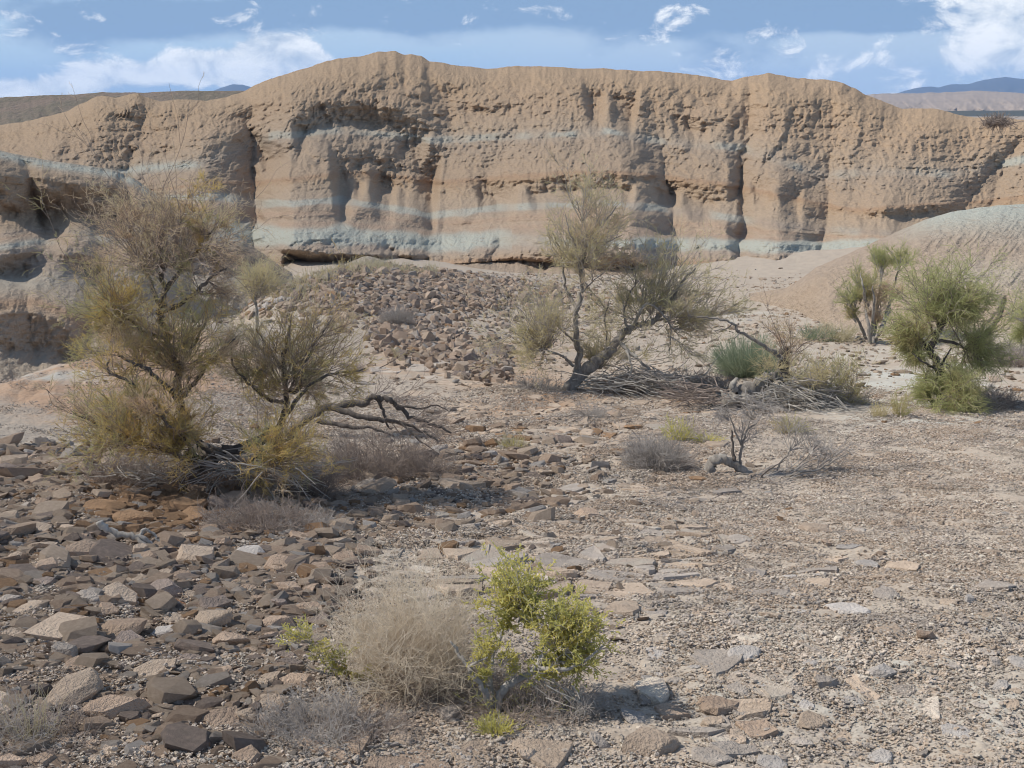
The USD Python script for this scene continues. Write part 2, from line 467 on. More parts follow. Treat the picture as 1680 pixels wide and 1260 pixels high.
def ground_at(px, py, smooth=False):
    """Where the line of sight through a picture point first meets the ground."""
    d = ray(px, py)
    Ds = np.geomspace(2.3, 58, 1400)
    p = d[None, :] * Ds[:, None]
    z = (base_z if smooth else ground_z)(p[:, 0], p[:, 1])
    hit = np.nonzero(p[:, 2] <= z)[0]
    k = hit[0] if len(hit) else len(Ds) - 1
    q = p[k].copy(); q[2] = z[k]
    return q


# ------------------------------------------------------------------ the banded hills
def bands_at(px, py, lines):
    """Layer number of picture points on a hill, from traced layer lines [(number, nodes)] ordered upwards."""
    Y = np.stack([interp(px, nodes) for _, nodes in lines])     # y falls as the number grows
    s = np.full(px.shape, float(lines[0][0]))
    for k in range(len(lines) - 1):
        t = (Y[k] - py) / np.maximum(Y[k] - Y[k + 1], 1.0)
        s = np.where(t > 0, lines[k][0] + (lines[k + 1][0] - lines[k][0]) * np.clip(t, 0, 1), s)
    return s


def gully(px, py, nodes, depth, left, right, fade=30, wob=5):
    """A furrow whose bed follows the nodes (x, y): its left wall within left pixels, its right wall within right pixels."""
    nodes = np.asarray(nodes, float)
    gx = np.interp(py, nodes[:, 1], nodes[:, 0]) + wob * 2 * (fb(py / 22.0, 0 * py + nodes[0, 0], octaves=2, seed=4) + 0.6 * fb(px / 20.0, py / 14.0, octaves=2, seed=5) - 0.8)
    d = px - gx
    t = np.where(d < 0, 1 + d / left, 1 - d / right)
    t = np.clip(t, 0, 1)
    w = sst(py, nodes[0, 1] - fade, nodes[0, 1] + fade) * sst(-py, -nodes[-1, 1] - 25, -nodes[-1, 1])
    return depth * w * t ** 1.35


def cliff(px, py, nodes, height, g=0.125, gaps=0.0, seed=0, scale=26.0, steep=1.08, talus=1.6):
    """Offset of a cliff band that starts at the nodes' line: upright over about height pixels, then easing back to the slope (g: metres ahead per pixel up)."""
    nodes = np.asarray(nodes, float)
    row = px[:1]
    yl = np.interp(row, nodes[:, 0], nodes[:, 1]) + 6 * (fb(row / 17.0, 0 * row, octaves=3, seed=seed) - 0.5)
    ends = sst(row, nodes[0, 0] - 6, nodes[0, 0] + 16) * sst(-row, -nodes[-1, 0] - 6, -nodes[-1, 0] + 16)
    h = height * (0.7 + 0.6 * fb(row / 40.0, 0 * row + 3.3, octaves=2, seed=seed + 1)) * ends
    if gaps > 0:
        h = h * (0.25 + 0.75 * sst(fb(row / scale, 0 * row + 9.1, octaves=2, seed=seed + 2), gaps - 0.14, gaps + 0.14))
    h = np.maximum(h, 0.5)
    t = (py - yl) / h
    shape = np.clip(t, 0, 1) * sst(-t, -1 - talus, -1.0)
    lat = 0.85 + 0.25 * (fb(px / 13.0, py / 16.0, octaves=3, seed=seed + 5) - 0.5)
    return steep * lat * g * gaussian_filter(h * shape, (0.6, 2.2))


def hill(name, label, px, ytop, ybase, rows, near, far, weight, offset, lines, pale, skirt=-9.5, back=14, back_step=1.1, back_drop=0.05, power=2.0, label_kind="structure", mat=None, sag=0.0):
    """A hillside: columns along px, rows upwards from ybase to ytop; distances near to far, shared out by weight(px, py); offset(px, py) pushes it away."""
    v = np.linspace(0, 1, rows)
    PX, V = np.meshgrid(px, v)
    YB, YT = ybase(PX), ytop(PX)
    PY = YB + (YT - YB) * V
    S = bands_at(PX, PY, lines)
    w = gaussian_filter(np.maximum(weight(PX, PY, V, S), 0.0) + 1e-3, (1.5, 45), mode="nearest")
    cum = np.cumsum((w[1:] + w[:-1]) / 2, 0)
    cum = np.concatenate([np.zeros((1, len(px))), cum]) / cum[-1:]
    D = near(PX) + (far(PX) - near(PX)) * cum + offset(PX, PY, S)
    P = at(PX, PY, D)
    top = P[-1]
    dirs = top[:, :2] / np.linalg.norm(top[:, :2], axis=1, keepdims=True)
    backs = []
    for k in range(1, back + 1):
        q = top.copy()
        q[:, :2] += dirs * back_step * k
        q[:, 2] -= back_drop * k ** power
        backs.append(q)
    low = P[0].copy(); low[:, 2] = np.minimum(low[:, 2], skirt); low[:, :2] *= 0.995
    allp = np.concatenate([low[None], P, np.array(backs)])
    pad = lambda a: np.concatenate([a[:1], a, np.repeat(a[-1:], back, 0)])
    return put_hill(name, label, allp, pad(S), pad(pale(PX, PY, S)), mat)


def put_hill(name, label, P, S, pal, mat=None):
    m = put_mesh(name, P.reshape(-1, 3), grid_faces(*P.shape[:2]), mat or M_BAND, floats={"strat": S.ravel(), "pale": np.clip(pal, 0, 1).ravel()})
    return tag(m, label, kind="structure")


CREST_Y = [(-200, 240), (-60, 216), (0, 206), (60, 195), (110, 182), (160, 157), (190, 160), (225, 154), (262, 167), (300, 163), (340, 166), (370, 161), (400, 149), (430, 133), (470, 120),
           (510, 108), (550, 98), (590, 93), (620, 85), (650, 84), (664, 90), (676, 88), (692, 91), (705, 100), (740, 107), (800, 113), (850, 108), (900, 108), (950, 113), (1000, 112),
           (1050, 115), (1100, 118), (1150, 124), (1200, 131), (1230, 125), (1260, 120), (1300, 128), (1330, 130), (1370, 131), (1390, 138), (1420, 155), (1460, 170), (1480, 178),
           (1510, 177), (1540, 180), (1580, 190), (1640, 194), (1680, 197), (1900, 202)]
L_UP = [(-200, 292), (200, 292), (340, 262), (400, 240), (450, 222), (560, 213), (700, 228), (800, 226), (1000, 214), (1080, 232), (1220, 243), (1350, 288), (1450, 280), (1560, 285), (1680, 262), (1900, 250)]
L_OR = [(-200, 312), (200, 318), (350, 300), (430, 300), (580, 283), (730, 300), (930, 283), (1080, 288), (1190, 302), (1400, 345), (1580, 333), (1680, 325), (1900, 320)]
L_MID = [(-200, 322), (200, 326), (350, 322), (430, 335), (560, 328), (700, 352), (760, 347), (900, 335), (1000, 332), (1200, 358), (1350, 378), (1500, 385), (1900, 390)]
L_LOW = [(-200, 300), (250, 340), (360, 378), (450, 388), (560, 385), (700, 398), (820, 392), (1000, 398), (1170, 402), (1350, 405), (1420, 402), (1900, 410)]
L_BASE = [(-200, 330), (250, 380), (450, 440), (700, 436), (850, 426), (1000, 435), (1170, 432), (1350, 436), (1900, 440)]
MAIN_LINES = [(1, [(-200, 360), (1900, 500)]), (2, L_BASE), (3, L_LOW), (4, L_MID), (5, L_OR), (7, L_UP), (10, CREST_Y)]


def main_weight(px, py, V, S):
    w = 0.7 + 0.0 * px
    # soft beds lie flatter, hard beds stand up
    w += 0.7 * np.exp(-((S - 4.05) / 0.28) ** 2) + 0.9 * np.exp(-((S - 2.6) / 0.16) ** 2) + 1.2 * np.exp(-((S - 3.22) / 0.16) ** 2) + 0.6 * np.exp(-((S - 5.25) / 0.2) ** 2)
    w -= 0.35 * np.exp(-((S - 3.6) / 0.25) ** 2)
    w += 2.2 * sst(V, 0.86, 1.0) ** 2 + 1.6 * sst(-V, -0.13, -0.02)
    return w


CLEFTS = [[(-420, 100), (-420, 460)], [(-60, 190), (-90, 330)], [(228, 150), (232, 215), (212, 290), (190, 340)], [(400, 120), (408, 215), (418, 300), (422, 345), (446, 385), (438, 470)],
          [(690, 80), (722, 150), (742, 200), (731, 260), (727, 300), (715, 350), (702, 400), (698, 470)], [(960, 95), (985, 130), (1010, 165), (1050, 215), (1075, 262), (1105, 300), (1120, 345), (1090, 400), (1085, 470)],
          [(1224, 110), (1232, 190), (1226, 240), (1214, 285), (1220, 345), (1235, 400), (1232, 470)], [(1400, 120), (1385, 200), (1365, 260), (1345, 330), (1340, 400), (1350, 470)],
          [(1720, 170), (1690, 215), (1655, 255), (1610, 300), (1560, 345), (1500, 390)], [(2100, 100), (2000, 400)]]


def spurs(px, py, clefts, power=2.0, wob=8.0, noses=None):
    """0 in the clefts between spurs, 1 on the spurs' noses."""
    jig = wob * 2 * (fb(px / 26.0, py / 20.0, octaves=3, seed=45) - 0.5)
    xs = np.stack([np.interp(py[:, 0], [n[1] for n in c], [n[0] for n in c]) for c in clefts])      # (clefts, rows)
    out = np.zeros(px.shape)
    for k in range(len(clefts) - 1):
        a, b = xs[k][:, None], xs[k + 1][:, None]
        u = (px + jig - a) / np.maximum(b - a, 12.0)
        inside = (u >= 0) & (u <= 1)
        w = np.clip((b - a) / 230.0, 0.25, 1.15)
        t = noses[k] if noses else 0.5
        s = np.where(u < t, 1 - u / t, (u - t) / (1 - t))
        out = np.where(inside, w * (1 - np.clip(s, 0, 1) ** power), out)
    return out


def main_offset(px, py, S):
    o = 0 * px
    o -= 8.5 * spurs(px, py, CLEFTS, 1.35, 8.0, [.5, .55, .64, .20, .80, .80, .45, .40, .5]) * (0.42 + 0.58 * sst(-S, -8.5, -4.2)) * (0.22 + 0.78 * sst(S, 1.4, 3.3)) * sst(py, interp(px, CREST_Y) - 4, interp(px, CREST_Y) + 60)
    o += gully(px, py, [(690, 105), (722, 150), (742, 200), (732, 260), (728, 300), (715, 350), (702, 400), (700, 450)], 1.26, 34, 80)
    o += gully(px, py, [(402, 190), (408, 215), (416, 300), (421, 345), (446, 382), (440, 430)], 2.10, 30, 95, fade=20)
    o += gully(px, py, [(962, 105), (985, 130), (1010, 165), (1050, 215), (1075, 262), (1112, 300)], 0.63, 26, 55)
    o += gully(px, py, [(955, 150), (965, 175), (985, 205)], 0.9, 16, 60, fade=8)
    o += gully(px, py, [(1105, 120), (1122, 170), (1130, 210), (1142, 235)], 1.1, 16, 40)
    o += gully(px, py, [(1226, 130), (1232, 190), (1228, 240), (1215, 280), (1219, 345), (1225, 380)], 1.2, 15, 30)
    o += gully(px, py, [(1300, 190), (1290, 230), (1262, 268), (1240, 300)], 1.0, 12, 40)
    o += gully(px, py, [(1460, 172), (1440, 230), (1420, 300), (1400, 350)], 0.9, 40, 60)
    o += gully(px, py, [(1690, 215), (1660, 250), (1612, 300), (1596, 325)], 1.6, 30, 50)
    o += gully(px, py, [(1350, 140), (1345, 190), (1330, 240)], 0.7, 14, 40)
    o += gully(px, py, [(840, 110), (850, 160), (842, 230), (800, 300), (790, 345), (765, 385)], 1.2, 50, 60)
    o += gully(px, py, [(585, 275), (612, 300), (640, 330)], 0.7, 16, 40, fade=6)
    o += gully(px, py, [(918, 280), (926, 300), (940, 330)], 0.7, 10, 26, fade=6)
    o += gully(px, py, [(1000, 282), (1012, 300), (1030, 325)], 0.9, 12, 30, fade=6)
    o += gully(px, py, [(783, 288), (800, 305), (815, 330)], 0.8, 12, 30, fade=6)
    o += gully(px, py, [(225, 170), (232, 215), (212, 272)], 1.3, 22, 40)
    o += gully(px, py, [(130, 185), (125, 230), (100, 262)], 1.0, 25, 45)
    o += gully(px, py, [(330, 165), (300, 210), (250, 262)], 0.9, 40, 40)
    o += gully(px, py, [(470, 415), (488, 425), (505, 445)], 1.3, 14, 22, fade=5)
    o += gully(px, py, [(640, 405), (660, 425), (690, 450)], 1.6, 30, 22, fade=8)
    o += gully(px, py, [(820, 388), (816, 405), (806, 425)], 1.0, 14, 60, fade=6)
    o += 1.0 * cliff(px, py, [(478, 196), (500, 180), (525, 168), (590, 165), (650, 180), (705, 206)], 36, seed=1)
    o += 0.95 * cliff(px, py, [(540, 226), (600, 217), (680, 224), (725, 240)], 58, seed=2)
    o += 0.9 * cliff(px, py, [(410, 215), (450, 232), (500, 240), (540, 262)], 40, seed=12, gaps=0.45, scale=40)
    o += 1.0 * cliff(px, py, [(575, 282), (620, 279), (680, 293), (735, 300)], 26, seed=3, gaps=0.43)
    o += 1.0 * cliff(px, py, [(780, 292), (850, 296), (930, 285), (1000, 284), (1080, 290), (1130, 300), (1215, 303)], 26, seed=4, gaps=0.36)
    o += 0.95 * cliff(px, py, [(462, 408), (540, 416), (640, 418), (705, 420)], 34, seed=5, gaps=0.38, scale=40)
    o += 0.9 * cliff(px, py, [(1100, 184), (1130, 190), (1215, 196)], 22, seed=6, gaps=0.3)
    o += 0.9 * cliff(px, py, [(955, 122), (1000, 120), (1050, 132)], 42, seed=7, gaps=0.3)
    o += 0.95 * cliff(px, py, [(1405, 346), (1440, 342), (1590, 333)], 16, seed=8, gaps=0.3)
    o += 0.8 * cliff(px, py, [(1215, 430), (1340, 427)], 14, seed=9, gaps=0.3)
    o += 0.8 * cliff(px, py, [(860, 426), (905, 430)], 16, seed=10)
    o += 0.75 * cliff(px, py, [(1130, 140), (1270, 148)], 16, seed=13, gaps=0.4)
    o += 0.7 * cliff(px, py, [(1230, 290), (1330, 300)], 30, seed=14, gaps=0.45)
    o += 0.7 * cliff(px, py, [(730, 160), (800, 175), (850, 168)], 12, seed=15, gaps=0.4)
    o += 0.8 * cliff(px, py, [(90, 250), (220, 238), (300, 235)], 14, seed=16, gaps=0.45)
    # the spur left of the deep gully stands forward
    line = interp(py, [(190, 405), (225, 350), (262, 322), (310, 300), (360, 330)])
    o -= 3.2 * np.exp(-((px - line) / np.where(px < line, 90.0, 55.0)) ** 2) * sst(py, 185, 235) * sst(-py, -350, -300)
    # broad buttresses
    wx = px + 26 * (fb(px / 40.0, py / 30.0, octaves=3, seed=50) - 0.5)
    o += 2.6 * (fb(wx / 170.0, py / 190.0, octaves=2, seed=51) - 0.5)
    o += 1.5 * (fb(wx / 60.0, py / 42.0, octaves=3, seed=53) - 0.5)
    rill = ridged((wx + 0.25 * py) / 24.0, py / 60.0, 2, seed=57)
    fine = ridged(px / 7.5 + 2.5 * fb(px / 22.0, py / 18.0, octaves=3, seed=58), py / 17.0, 3, seed=59)
    bed = fb_st(px / 120.0, S * 7.0, octaves=3, seed=61) - 0.5
    lump = fb(px / 8.0, py / 6.0, octaves=3, seed=63) - 0.5
    quiet = np.exp(-((S - 3.55) / 0.45) ** 2)
    o += 0.36 * (fb(px / 4.6, py / 3.6, octaves=2, seed=67) - 0.5) * (0.35 + 0.65 * sst(S, 4.0, 5.2)) * (0.4 + 1.2 * fb(px / 50.0, py / 30.0, octaves=2, seed=68))
    o += 0.9 * (ridged(wx / 46.0, py / 34.0, 3, seed=66) - 0.55) * sst(S, 5.2, 7.5)
    patch = 0.5 + fb(px / 90.0, py / 50.0, octaves=2, seed=65)
    o += (0.75 + 0.5 * sst(S, 4.0, 8.0)) * (1 - 0.6 * quiet) * (0.42 * patch * (rill - 0.5) + 0.50 * patch * (fine - 0.5) + 0.55 * lump) + 0.42 * bed
    return o


def main_pale(px, py, S):
    q = fb(px / 60.0, 0 * px, octaves=3, seed=71)
    def band(nodes, h, lo, dy=0.0):
        d = (py - interp(px, nodes) - dy - 7 * (fb(px / 45.0, 0 * px, octaves=3, seed=73) - 0.5)) / (h * (0.45 + 1.1 * fb(px / 33.0, 0 * px + 4, octaves=3, seed=74)))
        return np.exp(-np.abs(d) ** 5) * sst(q, lo - 0.1, lo + 0.12)
    a = 0.5 * band(L_UP, 6, 0.48) * (px > 440) * (1 + 0.6 * np.exp(-((px - 970) / 60) ** 2) + 0.5 * sst(px, 1330, 1400))
    b = 0.7 * band(L_MID, 6.0, 0.42) * (1 - 0.9 * np.exp(-((px - 1310) / 80) ** 2)) * (px > 150)
    c = 0.95 * band(L_LOW, np.where(px < 840, 15, 9), 0.20)
    c *= 1 - 0.75 * np.exp(-((px - 870) / 45) ** 2)
    d = 0.5 * np.exp(-((py - interp(px, L_BASE) + 13) / 4) ** 2) * sst(px, 1010, 1040) * sst(-px, -1110, -1080)
    e = 0.8 * np.exp(-((py - interp(px, [(170, 290), (230, 278), (330, 272)]) + 2) / 7) ** 2) * sst(px, 160, 200) * sst(-px, -345, -310)
    return np.maximum.reduce([a, b, c, d, e])


_jag = lambda px, amp, seed, sc=18.0: amp * (fb(px / sc, 0 * px + 0.7, octaves=4, seed=seed) - 0.5)
pxs = np.concatenate([np.linspace(-200, -20, 60)[:-1], np.linspace(-20, 1700, 1180), np.linspace(1700, 1900, 60)[1:]])
hill("main_ridge", "long tan badland ridge with grey green bands filling the background", pxs,
     lambda px: interp(px, CREST_Y) + _jag(px, 5.0, 81) + _jag(px, 4.0, 82, 60.0), lambda px: interp(px, [(-200, 330), (100, 340), (230, 400), (300, 455), (420, 470), (1900, 480)]), 400,
     lambda px: interp(px, [(-200, 66), (0, 62), (200, 58), (330, 54), (430, 48), (700, 47), (1300, 46), (1450, 52), (1900, 62)]),
     lambda px: interp(px, [(-200, 104), (0, 98), (330, 96), (450, 102), (640, 112), (1000, 110), (1350, 108), (1500, 104), (1680, 100), (1900, 100)]),
     main_weight, main_offset, MAIN_LINES, main_pale)

# left hill of domed tiers
LT = [(-220, 238), (-60, 241), (0, 246), (40, 256), (100, 266), (150, 272), (190, 279), (220, 292), (260, 320), (300, 350), (350, 372), (400, 395), (450, 430), (480, 450)]
LH_LINES = [(2.25, [(-220, 660), (480, 660)]), (2.2, [(-220, 560), (480, 570)]), (1.8, [(-220, 510), (0, 506), (60, 500), (110, 525), (200, 560), (480, 600)]), (2.2, [(-220, 490), (0, 488), (60, 486), (110, 500), (200, 540), (480, 590)]),
            (2.6, [(-220, 440), (0, 440), (170, 440), (300, 480), (480, 560)]), (3.4, [(-220, 385), (0, 398), (60, 388), (120, 392), (170, 410), (300, 440), (480, 520)]),
            (4.6, [(-220, 370), (0, 372), (60, 366), (190, 372), (300, 395), (480, 470)]), (5.4, [(-220, 300), (0, 302), (190, 312), (230, 330), (300, 365), (480, 452)]), (6.0, [(x, y + 12) for x, y in LT]), (6.6, LT)]


def lh_weight(px, py, V, S):
    w = 1.0 + 0 * px
    w += 1.6 * np.exp(-((py - interp(px, [(0, 386), (190, 388), (480, 520)])) / 12) ** 2) + 2.0 * np.exp(-((py - interp(px, [(0, 470), (110, 480), (480, 580)])) / 18) ** 2) + 2.5 * sst(V, 0.88, 1.0) ** 2
    return w


LH_CLEFTS = [[(-400, 200), (-400, 700)], [(-70, 240), (-85, 330), (-60, 400), (-80, 640)], [(44, 250), (52, 300), (66, 340), (78, 392), (40, 420), (60, 640)], [(196, 270), (202, 330), (188, 372), (165, 410), (158, 450), (146, 520), (132, 640)], [(330, 340), (300, 420), (290, 520), (280, 660)], [(520, 300), (520, 660)]]


def lh_offset(px, py, S):
    o = -1.5 * spurs(px, py, LH_CLEFTS, 2.2, 6.0) * sst(py, interp(px, LT), interp(px, LT) + 40)
    o += gully(px, py, [(40, 262), (52, 300), (66, 340), (76, 385)], 0.6, 14, 22, fade=12)
    o += cliff(px, py, [(-220, 290), (-60, 285), (0, 290), (60, 292), (110, 288), (160, 294), (195, 300), (215, 312)], 64, g=0.05, seed=91, talus=1.2)
    o += cliff(px, py, [(-220, 420), (0, 426), (40, 414), (90, 410), (130, 414), (172, 428)], 24, g=0.075, seed=92)
    o += 0.9 * cliff(px, py, [(-220, 520), (0, 515), (70, 512), (110, 530), (135, 555)], 60, g=0.05, seed=93)
    o += gully(px, py, [(205, 285), (200, 330), (190, 372)], 0.7, 20, 40, fade=10)
    o += gully(px, py, [(165, 400), (160, 440), (150, 500), (140, 560), (132, 620)], 0.8, 30, 50, fade=10)
    o += gully(px, py, [(-70, 262), (-80, 330), (-60, 385)], 1.6, 40, 40, fade=12)
    o += 1.3 * (fb(px / 60.0, py / 40.0, octaves=3, seed=95) - 0.5)
    o += 0.20 * (ridged(px / 9.0 + 2 * fb(px / 25.0, py / 20.0, octaves=2, seed=90), py / 22.0, 3, seed=96) - 0.5) + 0.22 * (fb(px / 9.0, py / 7.0, octaves=3, seed=97) - 0.5) + 0.25 * (fb_st(px / 90.0, S * 8, octaves=3, seed=98) - 0.5)
    return o * interp(py, [(250, 1.0), (640, 0.6)])


def lh_pale(px, py, S):
    d = py - interp(px, LT)
    a = 0.85 * np.exp(-((d - 7) / 7) ** 2) * sst(-px, -330, -230)
    b = 0.75 * np.exp(-((py - interp(px, [(0, 404), (60, 394), (120, 396), (170, 412)]) - 2) / 6) ** 2) * sst(-px, -110, -60)
    c = 0.32 * sst(py, 470, 505) * (1 - np.exp(-((py - interp(px, [(0, 500), (60, 496), (110, 515), (140, 540)])) / 14) ** 2)) + 0.35 * np.exp(-((py - 462) / 18) ** 2)
    e = 0.8 * np.exp(-((px - 190) / 45) ** 2 - ((py - 385) / 18) ** 2) + 0.8 * np.exp(-((px - 390) / 60) ** 2 - ((py - 388) / 12) ** 2)
    return np.maximum.reduce([a, b, c, e])


lpx = np.linspace(-220, 480, 420)
hill("left_hill", "low domed clay hill with pale crest and dark undercut cliffs at the left edge", lpx,
     lambda px: interp(px, LT) + _jag(px, 3.0, 99), lambda px: 655 + 0 * px, 330,
     lambda px: interp(px, [(-220, 26), (0, 27.5), (150, 30), (300, 34), (480, 40)]), lambda px: interp(px, [(-220, 44), (0, 46), (190, 48), (300, 48), (480, 49)]),
     lh_weight, lh_offset, LH_LINES, lh_pale, back=12, back_step=0.7, back_drop=0.06)

# right dome
RT = [(1230, 486), (1290, 476), (1310, 464), (1340, 441), (1380, 424), (1430, 401), (1480, 378), (1520, 361), (1560, 349), (1600, 342), (1640, 338), (1680, 335), (1800, 330), (2050, 345)]
RD_LINES = [(2.3, [(1230, 620), (2050, 620)]), (2.33, [(1230, 486), (1310, 478), (1400, 470), (1500, 470), (1600, 470), (1680, 475), (2050, 480)]), (2.42, [(1230, 480), (1310, 470), (1400, 440), (1500, 425), (1680, 425), (2050, 430)]), (2.6, RT)]


def rd_offset(px, py, S):
    o = 1.0 * (fb(px / 110.0, py / 90.0, octaves=2, seed=111) - 0.5)
    rl = ridged((px + 0.9 * py) / 24.0, (py - 0.4 * px) / 110.0, 2, seed=112)
    fi = ridged((px + 0.8 * py) / 9.0 + fb(px / 30.0, py / 30.0, octaves=2, seed=118), (py - 0.4 * px) / 42.0, 2, seed=113)
    o += 0.16 * (rl - 0.5) * sst(py, 345, 420) + 0.13 * (fi - 0.5) + 0.10 * (fb(px / 7.0, py / 7.0, octaves=2, seed=114) - 0.5)
    o += gully(px, py, [(1655, 490), (1640, 520), (1610, 560)], 0.6, 8, 14, fade=8)
    o += cliff(px, py, [(1390, 486), (1440, 478), (1480, 500)], 10, g=0.04, seed=115, gaps=0.35)
    return o * sst(V_from(px, py), 0.0, 0.05)


V_from = lambda px, py: np.clip((RDB(px) - py) / np.maximum(RDB(px) - interp(px, RT), 1), 0, 1)
RDB = lambda px: interp(px, [(1230, 492), (1310, 515), (1360, 545), (1450, 566), (1560, 585), (1680, 600), (2050, 640)])


def rd_pale(px, py, S):
    d = py - interp(px, RT)
    a = 1.0 * np.exp(-(np.maximum(d, 0) / interp(px, [(1400, 8), (1500, 20), (1680, 46), (2050, 60)])) ** 2) * sst(px, 1440, 1560)
    b = 0.35 * sst(py, 520, 560) + 0.28 * np.exp(-((py - 455) / 30) ** 2) * sst(px, 1500, 1600)
    return np.maximum(a, b)


rpx = np.linspace(1230, 2050, 420)
hill("right_dome", "smooth pinkish clay dome with a chalky top at the right edge", rpx, lambda px: interp(px, RT) + _jag(px, 2.5, 116), RDB, 230,
     lambda px: interp(px, [(1230, 33), (1310, 29), (1360, 25.5), (1450, 23), (1560, 21.5), (1680, 19.8), (2050, 17)]),
     lambda px: interp(px, [(1230, 33.6), (1310, 31.5), (1400, 33), (1500, 35), (1680, 38), (2050, 38)]),
     lambda px, py, V, S: (0.55 + 0.35 * V + 2.4 * sst(V, 0.75, 1.0) ** 2) * (0.75 + 0.5 * fb(px / 90.0, py / 40.0, octaves=3, seed=117)), rd_offset, RD_LINES, rd_pale, back=12, back_step=0.8, back_drop=0.05)

# ------------------------------------------------------------------ far land
HAZE = 0.8e-4
M_PLAIN = clay("dry_plain", [(.22, .185, .15), (.27, .225, .18), (.30, .25, .20)], 0.01, 0.5, 0.3)
M_MESA = clay("dark_mesa", [(.13, .095, .07), (.21, .155, .115), (.15, .125, .085), (.27, .20, .145)], 0.035, 1.5, 0.6)
M_FAR = clay("far_hills", [(.20, .16, .13), (.28, .225, .18), (.24, .19, .155)], 0.006, 2.0, 0.5)
M_MOUNT = clay("mountain_rock", [(.045, .045, .045), (.075, .07, .065)], 0.002, 5.0, 0.5)
M_CLOUD_SHADOW = clay("cloud_shadow_tone", [(.05, .055, .05), (.08, .08, .065)], 0.02, 0.5, 0.3)  # shade put into the colour: dark tone of a cloud shadow


def range_(name, label, crest, base_py, D, mat, n=260, rows=26, depth=0.25, rough=0.3, seed=0, jag=1.0, back=1):
    """A far range: its crest follows the nodes at distance D, its near foot runs down to base_py."""
    px = np.linspace(crest[0][0], crest[-1][0], n)
    yt = interp(px, crest) + _jag(px, jag, seed, 14.0)
    top = at(px, yt, D)
    zb = min(ray(840, base_py)[2] * D, -13.0)
    t = np.linspace(0, 1, rows)[:, None]
    P = np.zeros((rows * 2 - 1, n, 3))
    hgt = np.maximum(top[:, 2] - zb, 0.0)
    g = 0.5 * ridged(np.broadcast_to(px / 26.0, (rows, n)) + 1.6 * t, t * 1.6 + px / 90.0, 3, seed=seed + 1) + 0.5 * fb(np.broadcast_to(px / 20.0, (rows, n)), t * 2.5 + 0 * px, octaves=4, seed=seed + 2)
    front = (1 - t)
    dd = D * depth * front * (1 + rough * (g - 0.5) * 2)
    scale = (D - dd) / D
    P[:rows, :, 0] = top[:, 0] * scale
    P[:rows, :, 1] = top[:, 1] * scale
    P[:rows, :, 2] = zb + hgt * (t ** 1.25) * (1 - rough * (g - 0.4) * (1 - t) * t * 2.2)
    for k in range(1, rows):
        f = 1 + depth * k / (rows - 1)
        P[rows - 1 + k, :, 0] = top[:, 0] * f
        P[rows - 1 + k, :, 1] = top[:, 1] * f
        P[rows - 1 + k, :, 2] = zb + hgt * (1 - (k / (rows - 1)) ** 1.2)
    m = put_mesh(name, P.reshape(-1, 3), grid_faces(*P.shape[:2]), mat)
    return tag(m, label, kind="structure")


range_("left_mesa", "dark brown flat topped mesa on the left skyline", [(-500, 170), (-200, 163), (0, 160), (60, 157), (120, 155), (165, 151), (230, 152), (300, 149), (400, 149), (480, 150), (620, 170)], 262, 400, M_MESA, n=420, rows=50, depth=0.30, rough=0.55, seed=201, jag=2.0)
range_("right_far_hills", "rolling grey brown hills far off behind the ridge at the right", [(1300, 172), (1400, 158), (1435, 154), (1500, 153), (1560, 151), (1600, 149), (1680, 153), (1800, 150), (2000, 170)], 178, 2300, M_FAR, n=420, rows=40, depth=0.35, rough=0.45, seed=211, jag=3.0)
range_("right_mountain", "blue mountain range on the right horizon", [(1400, 172), (1440, 160), (1475, 152), (1500, 145), (1525, 142), (1540, 143), (1560, 138), (1590, 138), (1615, 131), (1650, 126), (1680, 130), (1760, 140), (1900, 150), (2050, 172)], 174, 8000, M_MOUNT, depth=0.2, rough=0.5, seed=221, jag=2.0)
range_("left_mountain", "small blue mountain peak behind the mesa at the left", [(300, 172), (345, 151), (362, 144), (382, 138), (398, 139), (415, 144), (440, 153), (500, 172)], 174, 8000, M_MOUNT, n=120, depth=0.2, rough=0.5, seed=231, jag=1.2)
sx = np.array([60, 150, 400, 1000, 2500, 6000, 12000.0])
ang = np.radians(np.linspace(0, 360, 145))
R, A = np.meshgrid(sx, ang, indexing="ij")
X, Y = R * np.sin(A), R * np.cos(A)
Z = -12.0 - 0.0 * R
Z = np.where(R < 200, -9.8 + 0 * R, Z)
pl = np.concatenate([[[0, 0, -9.8]], np.stack([X, Y, Z], -1).reshape(-1, 3)])
fs = [[0, 1 + j + 1, 1 + j] for j in range(144)]
tag(put_mesh("plain", pl, np.vstack([fs, np.concatenate([[(q[0], q[1], q[2]), (q[0], q[2], q[3])] for q in grid_faces(*X.shape)]) + 1]), M_PLAIN), "dry plain stretching to the horizon", kind="structure")

range_("scrub_belt", "dark strip painted as a cloud shadow on the plain behind the ridge at the right", [(1380, 186), (1450, 183), (1560, 182), (1680, 181), (1800, 182), (1950, 187)], 190, 1300, M_CLOUD_SHADOW, n=120, rows=8, depth=0.08, rough=0.3, seed=241, jag=1.0)  # low dark strip standing in for a cloud shadow on the plain
